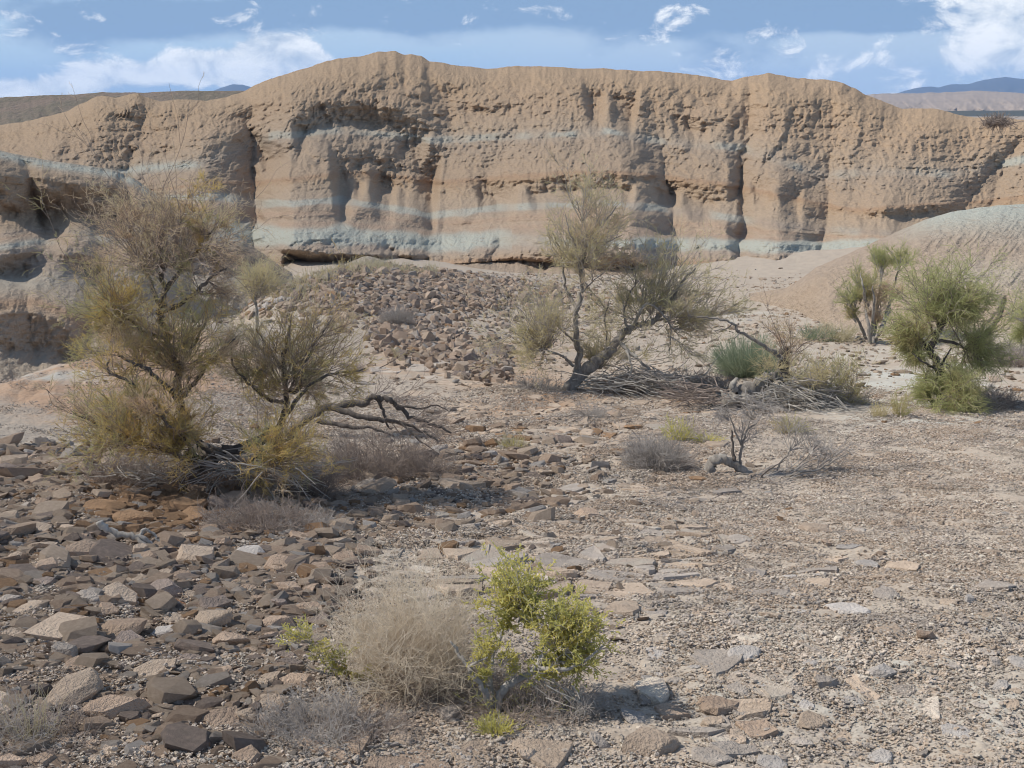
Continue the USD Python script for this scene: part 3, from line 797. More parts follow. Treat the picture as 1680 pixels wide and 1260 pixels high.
# a small pale mound behind the rubble bank
mr, ma = np.meshgrid(np.linspace(0, 1, 40), np.linspace(0, 2 * np.pi, 90), indexing="ij")
mc = at(603, 421, 39.0)
mh = 2.0 * (1 - np.exp(-(mr * 1.75) ** 1.7)) * (1 + .25 * (fb(np.cos(ma) * 2 + 5, np.sin(ma) * 2 + mr, octaves=3, seed=8) - .5)) + .10 * (fb(np.cos(ma) * mr * 9, np.sin(ma) * mr * 9, octaves=4, seed=9) - .5)
mv = np.stack([mc[0] + 4.2 * mr * np.sin(ma), mc[1] + 3.0 * mr * np.cos(ma), mc[2] - mh], -1)
put_hill("clay_mound", "small pale conical clay mound behind the rubble bank", mv, 2.45 + 0 * mr, 0.30 + 0 * mr)

# thin blue air between here and the far ranges
hb = trimesh.creation.box((19400.0, 19400.0, 300.0))
hb.apply_translation((0, 0, 300.0 / 2 - 14.5))
M_HAZE = usdkit.material(stage, "/World/Looks/thin_air", {"v": ("principled_volume", {"color": (0.42, 0.64, 1.0), "density": HAZE, "anisotropy": 0.0})}, [], volume="v.volume")
tag(put_mesh("haze", hb.vertices, hb.faces, M_HAZE, smooth=False), "thin blue air over the desert", kind="stuff")

# ------------------------------------------------------------------ plants: materials
def wood(name, light, dark, scale=14.0):
    n = {"tc": ("texture_coordinate", {}), "mp": ("mapping", {"mapping_type": "point", "scale": (1.0, 1.0, 0.35)}),
         "n1": ("noise_texture", {"scale": scale, "detail": 4.0, "roughness": 0.7}),
         "ramp": ("rgb_ramp", {"ramp": [(0.32, dark), (0.68, light)]})}
    l = [("tc.object", "mp.vector"), ("mp.vector", "n1.vector"), ("n1.fac", "ramp.fac")]
    return earth(name, n, l, "ramp.color", ("n1.fac", 0.6, 0.01))


def leafy(name, tones, scale=2.2, translucent=0.3):
    n = {"tc": ("texture_coordinate", {}), "n1": ("noise_texture", {"scale": scale, "detail": 3.0, "roughness": 0.75}),
         "ramp": ("rgb_ramp", {"ramp": list(zip(np.linspace(0.33, 0.67, len(tones)), tones))}),
         "d": ("diffuse_bsdf", {"roughness": 0.4}), "t": ("translucent_bsdf", {}), "m": ("mix_closure", {"fac": translucent})}
    l = [("tc.object", "n1.vector"), ("n1.fac", "ramp.fac"), ("ramp.color", "d.color"), ("ramp.color", "t.color"), ("d.BSDF", "m.closure1"), ("t.BSDF", "m.closure2")]
    return usdkit.material(stage, f"/World/Looks/{name}", n, l, surface="m.closure")


W_DARK = wood("dark_bark", (.19, .16, .135), (.065, .055, .048))
W_GREY = wood("grey_bark", (.36, .325, .28), (.15, .13, .11))
W_PALE = wood("bleached_wood", (.42, .39, .345), (.20, .18, .155))
T_BROWN = leafy("brown_twigs", [(.19, .15, .125), (.36, .295, .245)], 5, 0.15)
T_GREY = leafy("grey_twigs", [(.25, .22, .195), (.47, .425, .375)], 6, 0.15)
T_TAN = leafy("tan_twigs", [(.50, .41, .30), (.74, .64, .50)], 8, 0.3)
T_WHITE = leafy("whitish_twigs", [(.30, .27, .23), (.50, .46, .40)], 9, 0.1)
T_STRAW = leafy("straw", [(.40, .345, .21), (.52, .46, .31)], 8, 0.3)
L_GOLD = leafy("golden_shoots", [(.50, .32, .12), (.58, .43, .16), (.50, .42, .16)], 3.0, .35)
L_OLIVE = leafy("olive_shoots", [(0.512, 0.394, 0.210), (0.451, 0.400, 0.195), (0.366, 0.365, 0.180)], 2.6, .35)
L_DUN = leafy("dun_shoots", [(0.561, 0.393, 0.274), (0.610, 0.474, 0.317), (0.512, 0.443, 0.259)], 2.6, .35)
L_PALE = leafy("pale_olive_shoots", [(0.512, 0.435, 0.252), (0.573, 0.487, 0.282), (0.464, 0.418, 0.228)], 2.6, .35)
L_GREEN = leafy("green_shoots", [(0.305, 0.325, 0.144), (0.415, 0.412, 0.186), (0.488, 0.447, 0.216)], 3.0, .35)
L_LIME = leafy("lime_leaves", [(.40, .39, .13), (.54, .49, .155), (.66, .56, .17)], 9.0, 0.4)
L_BLUE = leafy("grey_green_stems", [(.20, .25, .165), (.33, .35, .23)], 5)

P_RNG = np.random.default_rng(77)


def unit(v):
    return v / np.maximum(np.linalg.norm(v, axis=-1, keepdims=True), 1e-9)


def grow(p0, d0, length, k=5, curl=0.15, grav=0.0):
    """Strands (n, k, 3) that start at p0 in the direction d0."""
    n = len(p0)
    out = np.empty((n, k, 3)); out[:, 0] = p0
    d = unit(d0)
    step = (np.broadcast_to(length, (n,)) / (k - 1))[:, None]
    for i in range(1, k):
        d = unit(d + curl * P_RNG.normal(size=(n, 3)) + np.array([0, 0, -grav]))
        out[:, i] = out[:, i - 1] + d * step
    return out


def along(strands, idx, t):
    """Points and directions at the parameter t of the strands idx."""
    k = strands.shape[1]
    f = t * (k - 1)
    i = np.minimum(f.astype(int), k - 2)
    a, b = strands[idx, i], strands[idx, i + 1]
    return a + (b - a) * (f - i)[:, None], unit(b - a)


def smooth_path(pts, per=5, wiggle=0.0):
    pts = np.asarray(pts, float)
    if len(pts) < 3:
        t = np.linspace(0, 1, per + 1)[:, None]
        out = pts[0] * (1 - t) + pts[-1] * t
    else:
        q = np.vstack([2 * pts[0] - pts[1], pts, 2 * pts[-1] - pts[-2]])
        out = []
        for i in range(1, len(q) - 2):
            for s in np.linspace(0, 1, per, endpoint=False):
                out.append(0.5 * (2 * q[i] + (q[i + 1] - q[i - 1]) * s + (2 * q[i - 1] - 5 * q[i] + 4 * q[i + 1] - q[i + 2]) * s * s + (3 * q[i] - q[i - 1] - 3 * q[i + 1] + q[i + 2]) * s**3))
        out = np.array(out + [q[-2]])
    if wiggle:
        w = P_RNG.normal(size=out.shape) * wiggle
        w[0] = 0
        out = out + w
    return out


def tube(pts, r0, r1, sides=7, knots=0.18, taper=0.8):
    n = len(pts)
    t = np.gradient(pts, axis=0); t = unit(t)
    a = np.cross(t, [0.3, 0.9, 0.2]); a = unit(a); b = np.cross(t, a)
    s = np.linspace(0, 1, n)
    r = (r1 + (r0 - r1) * (1 - s) ** taper)
    ang = np.arange(sides) * 2 * np.pi / sides
    rr = r[:, None] * (1 + knots * P_RNG.normal(size=(n, sides)) * 0.7 + 0.22 * np.cos(2 * ang + 1.0)[None, :])
    v = pts[:, None] + rr[..., None] * (np.cos(ang)[None, :, None] * a[:, None] + np.sin(ang)[None, :, None] * b[:, None])
    i, j = np.meshgrid(np.arange(n - 1), np.arange(sides), indexing="ij")
    q = np.stack([i * sides + j, i * sides + (j + 1) % sides, (i + 1) * sides + (j + 1) % sides, (i + 1) * sides + j], -1).reshape(-1, 4)
    f = np.vstack([q[:, [0, 1, 2]], q[:, [0, 2, 3]]])
    v = np.vstack([v.reshape(-1, 3), pts[:1] - t[:1] * r[0] * 0.3, pts[-1:] + t[-1:] * r[-1]])
    c0, c1 = n * sides, n * sides + 1
    caps = [[c0, (j + 1) % sides, j] for j in range(sides)] + [[c1, (n - 1) * sides + j, (n - 1) * sides + (j + 1) % sides] for j in range(sides)]
    return v, np.vstack([f, caps])


class Plant:
    """A plant standing at the ground under a picture point; its limbs and sprays are laid out around that place in metres."""

    def __init__(self, name, label, cat, px, py, group=None, D=None):
        g = ground_at(px, py, smooth=True)
        if D is not None:
            q = at(px, py, D); g = np.array([q[0], q[1], float(ground_z(q[0], q[1]))])
        g[2] = float(ground_z(g[0], g[1]))
        self.D, self.o = g[1], g
        self.x = thing(name, label, cat, g, group)
        self.path = str(self.x.GetPath())
        self.limbs, self.bits = [], {}

    def p(self, px, py, dd=0.0):
        return at(px, py, self.D + dd)

    def limb(self, nodes, r0, r1, mat, name="limb", wiggle=None, root=False, sides=7):
        pts = np.array([self.p(*n) for n in nodes])
        if root:
            pts[0, 2] = min(pts[0, 2], float(ground_z(pts[0, 0], pts[0, 1])) - 0.03)
        path = smooth_path(pts, 5, r0 * 0.22 if wiggle is None else wiggle)
        self.limbs.append(path)
        k = 0.8 if name == "limb" else 1.0
        v, f = tube(path, r0 * k, r1 * k, sides)
        put_mesh(name, v, f, mat, self.path, smooth=True, origin=self.o)
        return path

    def add(self, part, strands, r0, r1, mat):
        if len(strands):
            k = strands.shape[1]
            self.bits.setdefault((part, str(mat.GetPath())), [mat]).append((strands, np.broadcast_to(np.linspace(r0, r1, k), strands.shape[:2])))

    def spray(self, base, tip, mat, sec=6, ter=6, tw=6, spread=0.30, tlen=0.13, r=0.0017, dd=None, wood_mat=None, up=0.25, droop=0.0, start=0.25, ter_len=0.34, wr=None):
        """A fan of branchlets from base to tip (picture points), feathered with thin shoots."""
        dd = P_RNG.normal() * 0.35 if dd is None else dd
        wr = r * .75 if wr is None else wr
        r = r * .62
        b = self.p(base[0], base[1], (base[2] if len(base) > 2 else 0.3 * dd)); t = self.p(tip[0], tip[1], dd)
        a = t - b; L = np.linalg.norm(a); a = a / L
        s = grow(np.repeat(b[None], sec, 0), a + spread * np.clip(P_RNG.normal(size=(sec, 3)), -1.5, 1.5) * np.array([1, 1.2, 0.8]), L * P_RNG.uniform(0.6, 1.05, sec), 7, 0.17, -0.02)
        self.add("branches", s, wr * 2.4, wr * .9, wood_mat or T_BROWN)
        idx = np.repeat(np.arange(sec), ter)
        q, d = along(s, idx, P_RNG.uniform(start, 1.0, len(idx)))
        u = grow(q, d + 0.62 * np.clip(P_RNG.normal(size=q.shape), -1.6, 1.6) + np.array([0, 0, up]), L * ter_len * P_RNG.uniform(0.5, 1.15, len(idx)), 5, 0.24, droop * 0.4)
        self.add("twigs", u, wr * 1.2, wr * .6, wood_mat or T_BROWN)
        idx = np.repeat(np.arange(len(u)), tw)
        q, d = along(u, idx, P_RNG.uniform(0.1, 1.0, len(idx)))
        w = grow(q, d + 0.6 * P_RNG.normal(size=q.shape) + np.array([0, 0, up * 0.6]), tlen * P_RNG.uniform(0.35, 1.2, len(idx)), 4, 0.2, droop)
        self.add("foliage", w, r, r * 0.7, mat)

    def fill(self, n, mats, size=(0.35, 0.7), start=0.35, up=0.25, tw=9, tlen=.07, r=.0017, wood_mat=None, low=None, skip=1):
        """More branchlets from places all along the limbs, outwards and upwards: they tie the crown together."""
        paths = [p for p in self.limbs[skip:] if len(p) > 8]
        cen = np.mean([p[len(p) // 2] for p in paths], axis=0)
        for _ in range(n):
            p = paths[P_RNG.integers(len(paths))]
            k = int(P_RNG.uniform(start, 1.0) * (len(p) - 1))
            b = p[k]
            if low is not None and b[2] < self.o[2] + low:
                continue
            out = b - cen; out[2] *= 0.5
            d = unit(unit(out) * 0.8 + unit(p[min(k + 1, len(p) - 1)] - p[max(k - 1, 0)]) * 0.5 + 0.75 * P_RNG.normal(size=3) + np.array([0, 0, up]))
            tip = b + d * P_RNG.uniform(*size)
            (ax, ay), (bx, by) = project(b), project(tip)
            self.spray((float(ax), float(ay), b[1] - self.D), (float(bx), float(by)), mats[P_RNG.integers(len(mats))], sec=4, ter=7, tw=tw, spread=.38, tlen=tlen, r=r, dd=tip[1] - self.D, wood_mat=wood_mat)

    def bush(self, px, py, rx, hgt, mat, n=300, sub=4, r=0.0016, curl=0.2, flat=0.6, part="twigs", sub_len=0.4, dd=0.0, base_r=0.25, k=6, sub_curl=0.32, grav=0.0, leaf=None, up=0.1):
        """A low bush over the picture point of its foot: n stems from a small foot, sub side twigs each. rx, hgt in picture points."""
        r = r * .62
        foot = self.p(px, py, dd)
        foot[2] = float(ground_z(foot[0], foot[1]))
        sc = foot[1] / math.cos(TH) / F * 1.0
        R, H = rx * sc, hgt * sc
        az = P_RNG.uniform(0, 2 * np.pi, n)
        el = np.arcsin(np.clip(P_RNG.uniform(0.04, 1.0, n) ** flat, 0, 1))
        d = np.stack([np.cos(az) * np.cos(el) * R, np.sin(az) * np.cos(el) * R, np.sin(el) * H], -1)
        L = np.linalg.norm(d, axis=1) * P_RNG.uniform(0.55, 1.05, n)
        p0 = foot + np.stack([np.cos(az) * R * base_r, np.sin(az) * R * base_r, 0 * az - 0.01], -1) * np.stack([P_RNG.uniform(0, 1, n)] * 2 + [np.ones(n)], -1)
        p0[:, 2] = ground_z(p0[:, 0], p0[:, 1]) - 0.01
        s = grow(p0, d, L, k, curl, grav)
        self.add(part, s, r * 1.5, r * 0.8, mat)
        if sub:
            idx = np.repeat(np.arange(n), sub)
            q, dr = along(s, idx, P_RNG.uniform(0.2, 1.0, len(idx)))
            u = grow(q, dr + 0.85 * P_RNG.normal(size=q.shape) + np.array([0, 0, up]), np.repeat(L, sub) * sub_len * P_RNG.uniform(0.4, 1.1, len(idx)), 4, sub_curl, grav)
            self.add("foliage" if leaf else part, u, r, r * 0.6, leaf or mat)

    def sticks(self, p0, p1, n, mat, width=12, r=0.004, curl=0.12, dd=0.3, part="dead_sticks", k=6):
        """A tangle of n sticks lying from one picture point towards another, on or just above the ground."""
        t = P_RNG.uniform(0, 0.75, n)
        px = p0[0] + (p1[0] - p0[0]) * t + P_RNG.normal(size=n) * width
        py = p0[1] + (p1[1] - p0[1]) * t + P_RNG.normal(size=n) * width * 0.5
        a = np.array([self.p(x, y, e) for x, y, e in zip(px, py, P_RNG.normal(size=n) * dd)])
        gz = ground_z(a[:, 0], a[:, 1])
        a[:, 2] = np.clip(a[:, 2], gz + 0.005, gz + 0.65)
        d = self.p(*p1) - self.p(*p0); L = np.linalg.norm(d)
        d = d / L
        s = grow(a, d + 0.45 * P_RNG.normal(size=(n, 3)) * np.array([1, 1, 0.5]), L * P_RNG.uniform(0.15, 0.5, n), k, curl, 0.03)
        s[..., 2] = np.maximum(s[..., 2], ground_z(s[..., 0], s[..., 1]) + 0.003)
        self.add(part, s, r, r * 0.35, mat)

    def done(self):
        for (part, _), (mat, *strands) in self.bits.items():
            put_curves(part, strands, mat, self.path, self.o)


# ------------------------------------------------------------------ the big tree at the left
t = Plant("saxaul_tree", "big spreading golden brown desert tree with dark gnarled stump on the left rubble", "tree", 318, 815)
t.limb([(330, 818), (318, 800), (310, 775), (322, 755), (338, 742)], .125, .085, W_DARK, "trunk", root=True, sides=10)
t.limb([(312, 815), (300, 797), (306, 775), (318, 762)], .06, .06, W_DARK, "trunk", root=True)
t.limb([(330, 752, 0), (318, 728, .1), (300, 690, .15), (293, 650, .2), (292, 605, .2), (278, 560, .25), (264, 518, .3), (268, 478, .3), (262, 430, .3), (268, 380, .35)], .062, .016, W_DARK)
t.limb([(266, 480, .3), (296, 446, .2), (326, 405, .1), (352, 372, 0)], .024, .007, W_DARK)
t.limb([(265, 505, .3), (240, 452, .45), (222, 405, .5), (210, 350, .5)], .026, .007, W_DARK)
t.limb([(262, 512, .3), (305, 494, 0), (338, 462, -.1), (372, 440, -.2)], .024, .007, W_DARK)
t.limb([(264, 440, .3), (288, 400, .4), (300, 350, .4), (312, 312, .4)], .016, .005, W_DARK)
t.limb([(275, 555, .25), (240, 545, .1), (205, 520, .1), (165, 488, 0)], .024, .007, W_DARK)
t.limb([(298, 662, .15), (270, 630, -.2), (235, 602, -.3), (205, 590, -.3), (183, 574, -.3)], .030, .008, W_DARK)
t.limb([(290, 690, .1), (240, 648, -.3), (212, 628, -.4), (178, 606, -.4), (182, 588, -.4)], .022, .007, W_DARK)
t.limb([(300, 650, .15), (318, 628, 0), (348, 590, -.1), (366, 572, -.1), (388, 556, -.1)], .024, .007, W_DARK)
t.limb([(292, 615, .2), (310, 580, .2), (330, 545, .2), (340, 520, .2)], .020, .006, W_DARK)
t.limb([(325, 755, 0), (290, 748, -.3), (230, 725, -.4), (170, 700, -.4), (120, 678, -.4)], .034, .008, W_DARK)
t.limb([(325, 752, 0), (300, 720, -.4), (270, 690, -.5), (250, 660, -.5)], .028, .008, W_DARK)
t.limb([(338, 745, 0), (380, 738, .0), (430, 720, .1), (462, 690, .2), (468, 640, .3), (466, 590, .3), (474, 540, .3)], .052, .012, W_DARK)
t.limb([(464, 660, .25), (440, 655, .1), (412, 632, .1), (386, 604, .1), (380, 572, .1)], .022, .007, W_DARK)
t.limb([(466, 640, .3), (490, 640, .2), (498, 605, .1), (520, 560, .1), (545, 520, .1)], .020, .006, W_DARK)
t.limb([(466, 610, .3), (440, 570, .5), (420, 540, .5)], .018, .006, W_DARK)
t.limb([(462, 692, .2), (500, 640, 0), (540, 615, -.1), (600, 606, -.1)], .020, .005, W_DARK)
t.limb([(350, 745, -.1), (400, 755, -.4), (440, 740, -.5), (480, 715, -.5)], .026, .008, W_DARK)
S = t.spray
for tip in [(170, 340), (190, 315), (215, 296), (245, 286), (280, 282), (310, 292), (335, 312), (362, 335), (388, 362), (405, 395), (150, 380)]:
    S((262 + (tip[0] - 262) * .22, 440, .3), tip, L_DUN, sec=7, ter=7, tw=6, spread=.33, tlen=.065)
for b, tip in [((330, 400), (410, 420)), ((335, 420), (400, 455)), ((300, 440), (350, 330)), ((225, 420), (165, 330)), ((222, 430), (155, 400)), ((215, 390), (215, 310)), ((290, 400), (300, 300)), ((350, 375), (395, 350)), ((320, 480), (395, 480)), ((265, 400), (240, 330)), ((340, 460), (390, 500))]:
    S(b, tip, L_DUN, sec=6, ter=6, tw=9, spread=.3, tlen=.065)
for tip in [(118, 462), (128, 440), (150, 432), (178, 440), (200, 455), (120, 495), (140, 520), (165, 540), (195, 500), (210, 480), (150, 560), (185, 565)]:
    S((205, 525, .1), tip, L_OLIVE if tip[0] < 160 else L_GOLD, sec=6, ter=7, tw=9, spread=.33, tlen=.07)
for tip in [(225, 520), (252, 508), (285, 500), (318, 500), (345, 510), (365, 530), (250, 545), (300, 540), (340, 555), (220, 565), (385, 545)]:
    S((290, 610, .15), tip, L_OLIVE if tip[0] % 2 else L_GOLD, sec=6, ter=7, tw=9, spread=.33, tlen=.07)
for b, tip in [((235, 605), (180, 545)), ((240, 610), (215, 560)), ((183, 580), (170, 545)), ((350, 590), (400, 560)), ((340, 590), (380, 590)), ((300, 640), (330, 580)), ((280, 660), (255, 590))]:
    S(b, tip, L_DUN, sec=5, ter=6, tw=9, spread=.3)
for tip in [(80, 678), (98, 655), (125, 648), (150, 632), (180, 628), (205, 640), (85, 705), (120, 712), (165, 705), (200, 680), (140, 670)]:
    S((235 + (tip[0] - 235) * .1, 728, -.35), tip, (L_OLIVE, L_GREEN, L_GOLD)[tip[0] % 3], sec=6, ter=7, tw=9, spread=.33, tlen=.07, dd=-.4 + .3 * P_RNG.normal())
for tip in [(235, 640), (262, 630), (285, 640), (305, 655), (235, 690), (270, 670), (320, 690), (225, 720), (300, 700), (262, 710), (335, 720)]:
    S((292, 742, -.3), tip, L_GOLD, sec=6, ter=7, tw=10, spread=.33, tlen=.07, dd=-.45 + .25 * P_RNG.normal())
for tip in [(400, 555), (425, 530), (455, 505), (485, 490), (515, 482), (545, 480), (572, 498), (595, 525), (565, 560), (535, 590), (480, 545), (405, 590), (555, 615), (520, 540), (445, 560), (600, 560)]:
    S((464 + (tip[0] - 464) * .15, 640 + (tip[1] - 600) * .15, .25), tip, (L_OLIVE, L_DUN, L_GOLD)[tip[0] % 3], sec=6, ter=7, tw=9, spread=.33, tlen=.07, dd=.25 + .35 * P_RNG.normal())
for tip in [(432, 685), (455, 672), (485, 675), (515, 685), (540, 705), (470, 705), (505, 715), (440, 715), (535, 735)]:
    S((440, 765, -.5), tip, L_GOLD if tip[0] % 2 else L_OLIVE, sec=6, ter=7, tw=10, spread=.33, tlen=.07, dd=-.55 + .2 * P_RNG.normal())
t.fill(50, [L_DUN, L_OLIVE, L_GOLD, L_GOLD], (0.22, 0.42), low=.35, skip=2, up=.05)
for px, py in [(180, 770), (250, 775), (300, 765), (360, 785), (420, 790), (480, 790), (520, 770), (220, 745)]:
    t.bush(px, py, 62, 85, T_GREY if px % 4 else T_BROWN, n=120, sub=7, r=.002, curl=.28, flat=.8, part="dead_twigs")
t.sticks((260, 790), (180, 770), 90, T_WHITE, 18, .005)
t.sticks((420, 760), (250, 770), 90, T_GREY, 22, .006)
t.sticks((360, 760), (540, 790), 140, T_WHITE, 20, .005)
t.done()

t = Plant("sapling", "slim sapling with one white stem and pale yellow crown behind the big left tree", "tree", 425, 640, D=12.0)
t.limb([(428, 625), (424, 585), (421, 545), (421, 510), (418, 482), (416, 462)], .026, .010, W_PALE, "trunk", root=False)
t.limb([(418, 488), (430, 466), (446, 446)], .010, .004, W_PALE)
t.limb([(419, 500), (404, 470), (396, 450)], .010, .004, W_PALE)
for tip in [(392, 432), (408, 424), (425, 420), (445, 426), (462, 438), (474, 452), (385, 455), (455, 465)]:
    t.spray((418, 492, 0), tip, L_PALE, sec=6, ter=6, tw=6, spread=.2, tlen=.15, dd=.2 * P_RNG.normal(), wood_mat=T_GREY)
for tip in [(385, 515), (398, 500), (400, 535), (440, 520)]:
    t.spray((421, 570, 0), tip, L_PALE, sec=4, ter=6, tw=6, spread=.25, tlen=.085, dd=.2 * P_RNG.normal(), wood_mat=T_GREY)
t.done()

t = Plant("dead_branch", "charred looking arched dead limb lying right of the big left tree", "branch", 560, 690, D=10.3)
t.limb([(470, 712), (520, 676), (560, 664), (596, 661), (613, 651), (634, 653), (650, 664), (672, 683), (704, 694), (738, 712)], .045, .010, W_DARK, "limb")
t.limb([(545, 668, 0), (580, 680, -.1), (620, 688, -.15), (652, 692, -.1), (690, 706, -.1), (722, 726, -.1)], .034, .008, W_DARK)
t.limb([(618, 653), (628, 672), (634, 692), (642, 706)], .020, .006, W_DARK)
t.limb([(650, 664), (690, 670), (716, 664), (738, 676)], .012, .004, W_DARK)
t.limb([(655, 690, -.1), (688, 722, -.2), (712, 738, -.2)], .012, .004, W_DARK)
t.limb([(520, 690, -.1), (570, 700, -.2), (610, 702, -.2), (648, 716, -.2)], .026, .008, W_DARK)
for b, e in [((640, 660), (725, 640)), ((670, 690), (745, 700)), ((640, 690), (740, 735)), ((600, 665), (680, 630)), ((690, 700), (740, 680))]:
    t.spray(b, e, T_BROWN, sec=6, ter=5, tw=3, spread=.3, tlen=.10, r=.002, dd=.15 * P_RNG.normal(), up=.05)
t.done()


def small_bush(name, label, px, py, *bushes, group=None, cat="bush", D=None, sprays=()):
    t = Plant(name, label, cat, px, py, group, D)
    for kw in bushes:
        kw = dict(kw)
        t.bush(kw.pop("px", px), kw.pop("py", py), kw.pop("rx"), kw.pop("h"), kw.pop("mat"), **kw)
    for b, e, mat, kw in sprays:
        t.spray(b, e, mat, **kw)
    t.done()
    return t


small_bush("dead_bush", "wide brown leafless bush below the arched dead limb", 610, 790, dict(rx=95, h=85, mat=T_BROWN, n=420, sub=6, r=.0022, curl=.24, flat=.75, base_r=.6), dict(px=690, py=765, rx=60, h=60, mat=T_BROWN, n=220, sub=5, r=.002, curl=.24, flat=.8, base_r=.5), dict(px=540, py=800, rx=60, h=60, mat=T_GREY, n=200, sub=5, r=.002, curl=.24, flat=.8, base_r=.5))
small_bush("dead_bush", "grey brown twig tangle in front of the big tree's stump", 430, 880, dict(rx=85, h=75, mat=T_BROWN, n=420, sub=6, r=.0017, curl=.28, flat=.8, base_r=.7), dict(px=500, py=860, rx=60, h=50, mat=T_GREY, n=240, sub=5, r=.0017, curl=.28, flat=.8, base_r=.6), dict(px=370, py=850, rx=40, h=50, mat=T_GREY, n=120, sub=5, r=.0017, curl=.28, flat=.8, base_r=.6))

# ------------------------------------------------------------------ the middle tree
t = Plant("saxaul_tree", "tall sparse olive desert tree with leaning grey trunk at the centre", "tree", 936, 645)
t.limb([(931, 643, 0), (948, 620, 0), (969, 604, 0), (990, 584, 0), (1008, 567, 0), (1029, 540, 0)], .09, .045, W_GREY, "trunk", root=True, sides=10)
t.limb([(945, 618, .05), (949, 590, .1), (948, 561, .1), (945, 530, .1), (946, 507, .1), (951, 492, .1), (955, 471, .1), (957, 435, .1), (961, 405, .1), (964, 386, .1), (981, 374, .1), (1011, 341, .1)], .048, .008, W_GREY, "trunk")
t.limb([(946, 507, .1), (937, 490, .2), (926, 468, .2), (924, 440, .2), (918, 408, .2), (905, 382, .2)], .034, .008, W_GREY)
t.limb([(955, 470, .1), (950, 440, -.1), (948, 415, -.2), (935, 385, -.2), (928, 350, -.2)], .024, .006, W_GREY)
t.limb([(957, 440, .1), (975, 420, .2), (992, 400, .2), (1020, 385, .2)], .018, .005, W_GREY)
t.limb([(962, 400, .1), (960, 375, .2), (950, 345, .2), (945, 325, .2)], .016, .005, W_GREY)
t.limb([(956, 480, .1), (972, 462, -.1), (990, 448, -.1)], .014, .005, W_GREY)
t.limb([(940, 600, 0), (928, 588, -.1), (915, 580, -.2), (890, 573, -.2), (869, 576, -.2), (858, 555, -.2), (836, 540, -.2)], .030, .007, W_GREY)
t.limb([(946, 562, .1), (921, 541, .2), (903, 519, .2), (890, 500, .2)], .024, .006, W_GREY)
t.limb([(985, 590, 0), (996, 560, .3), (993, 525, .3), (1000, 490, .3)], .024, .006, W_GREY)
t.limb([(1029, 540, 0), (1052, 533, 0), (1071, 528, 0), (1083, 517, 0), (1092, 507, 0), (1104, 488, 0), (1114, 470, 0), (1124, 456, 0), (1140, 440, 0)], .050, .012, W_GREY)
t.limb([(1029, 540, 0), (1024, 515, .1), (1030, 490, .1), (1045, 460, .1)], .026, .006, W_GREY)
t.limb([(1040, 533, -.1), (1048, 514, -.2), (1062, 498, -.2), (1078, 506, -.2), (1090, 520, -.2), (1101, 538, -.2), (1098, 575, -.2)], .022, .007, W_PALE)
t.limb([(1015, 560, -.05), (1038, 582, -.2), (1050, 591, -.25), (1071, 611, -.3), (1092, 623, -.3), (1110, 640, -.3)], .032, .008, W_PALE)
t.limb([(1024, 566, -.05), (1034, 590, -.3), (1036, 608, -.35), (1030, 625, -.35)], .020, .007, W_PALE)
t.limb([(1071, 528, 0), (1110, 520, .2), (1150, 522, .3), (1185, 515, .3)], .020, .005, W_GREY)
for tip in [(905, 372), (918, 350), (935, 332), (955, 322), (978, 322), (1000, 332), (1022, 350), (1032, 385), (1022, 425), (900, 405), (990, 440), (960, 350)]:
    t.spray((955 + (tip[0] - 955) * .15, 440, .1), tip, L_DUN if tip[0] > 940 else L_PALE, sec=6, ter=6, tw=6, spread=.3, tlen=.14, r=.003, wood_mat=T_GREY, dd=.4 * P_RNG.normal())
for tip in [(828, 478), (845, 455), (868, 448), (892, 452), (835, 512), (862, 490), (885, 480), (905, 470), (832, 560), (850, 600), (880, 530), (905, 520), (840, 590), (870, 560), (920, 500), (860, 530)]:
    t.spray((900 + (tip[0] - 900) * .1, 572, 0), tip, L_PALE, sec=6, ter=6, tw=7, spread=.32, tlen=.12, r=.003, wood_mat=T_GREY, dd=.45 * P_RNG.normal())
for tip in [(1000, 470), (1025, 450), (1050, 435), (1080, 440), (1065, 405), (1098, 378), (1120, 372), (1145, 382), (1160, 410), (1175, 455), (1195, 490), (1160, 520), (1110, 450), (1190, 530), (1130, 430), (1010, 500), (1050, 480), (1085, 470), (1150, 480)]:
    t.spray((1060 + (tip[0] - 1060) * .35, 535 + (tip[1] - 500) * .3, 0), tip, L_PALE if tip[0] % 3 else L_OLIVE, sec=6, ter=6, tw=7, spread=.36, tlen=.12, r=.003, wood_mat=T_GREY, dd=.45 * P_RNG.normal())
for tip in [(960, 535), (985, 520), (985, 560), (1010, 530), (970, 575), (1040, 560), (1065, 560)]:
    t.spray((980, 605, .2), tip, L_PALE, sec=5, ter=6, tw=7, spread=.36, tlen=.14, r=.003, wood_mat=T_GREY, dd=.3 + .3 * P_RNG.normal())
t.fill(40, [L_PALE, L_DUN, L_PALE], (0.5, 1.0), low=.5, tlen=.11, r=.003, wood_mat=T_GREY)
t.sticks((960, 632), (1170, 645), 240, T_WHITE, 16, .009, .16)
t.sticks((1040, 610), (1170, 650), 220, T_GREY, 16, .008, .18)
for px, py in [(1100, 650), (1140, 655), (1060, 648), (1010, 645), (880, 625), (1165, 650)]:
    t.bush(px, py, 46, 46 if px > 1000 else 25, T_BROWN if px % 20 else T_GREY, n=150, sub=6, r=.0036, curl=.25, flat=.8, part="dead_twigs", base_r=.6)
t.done()

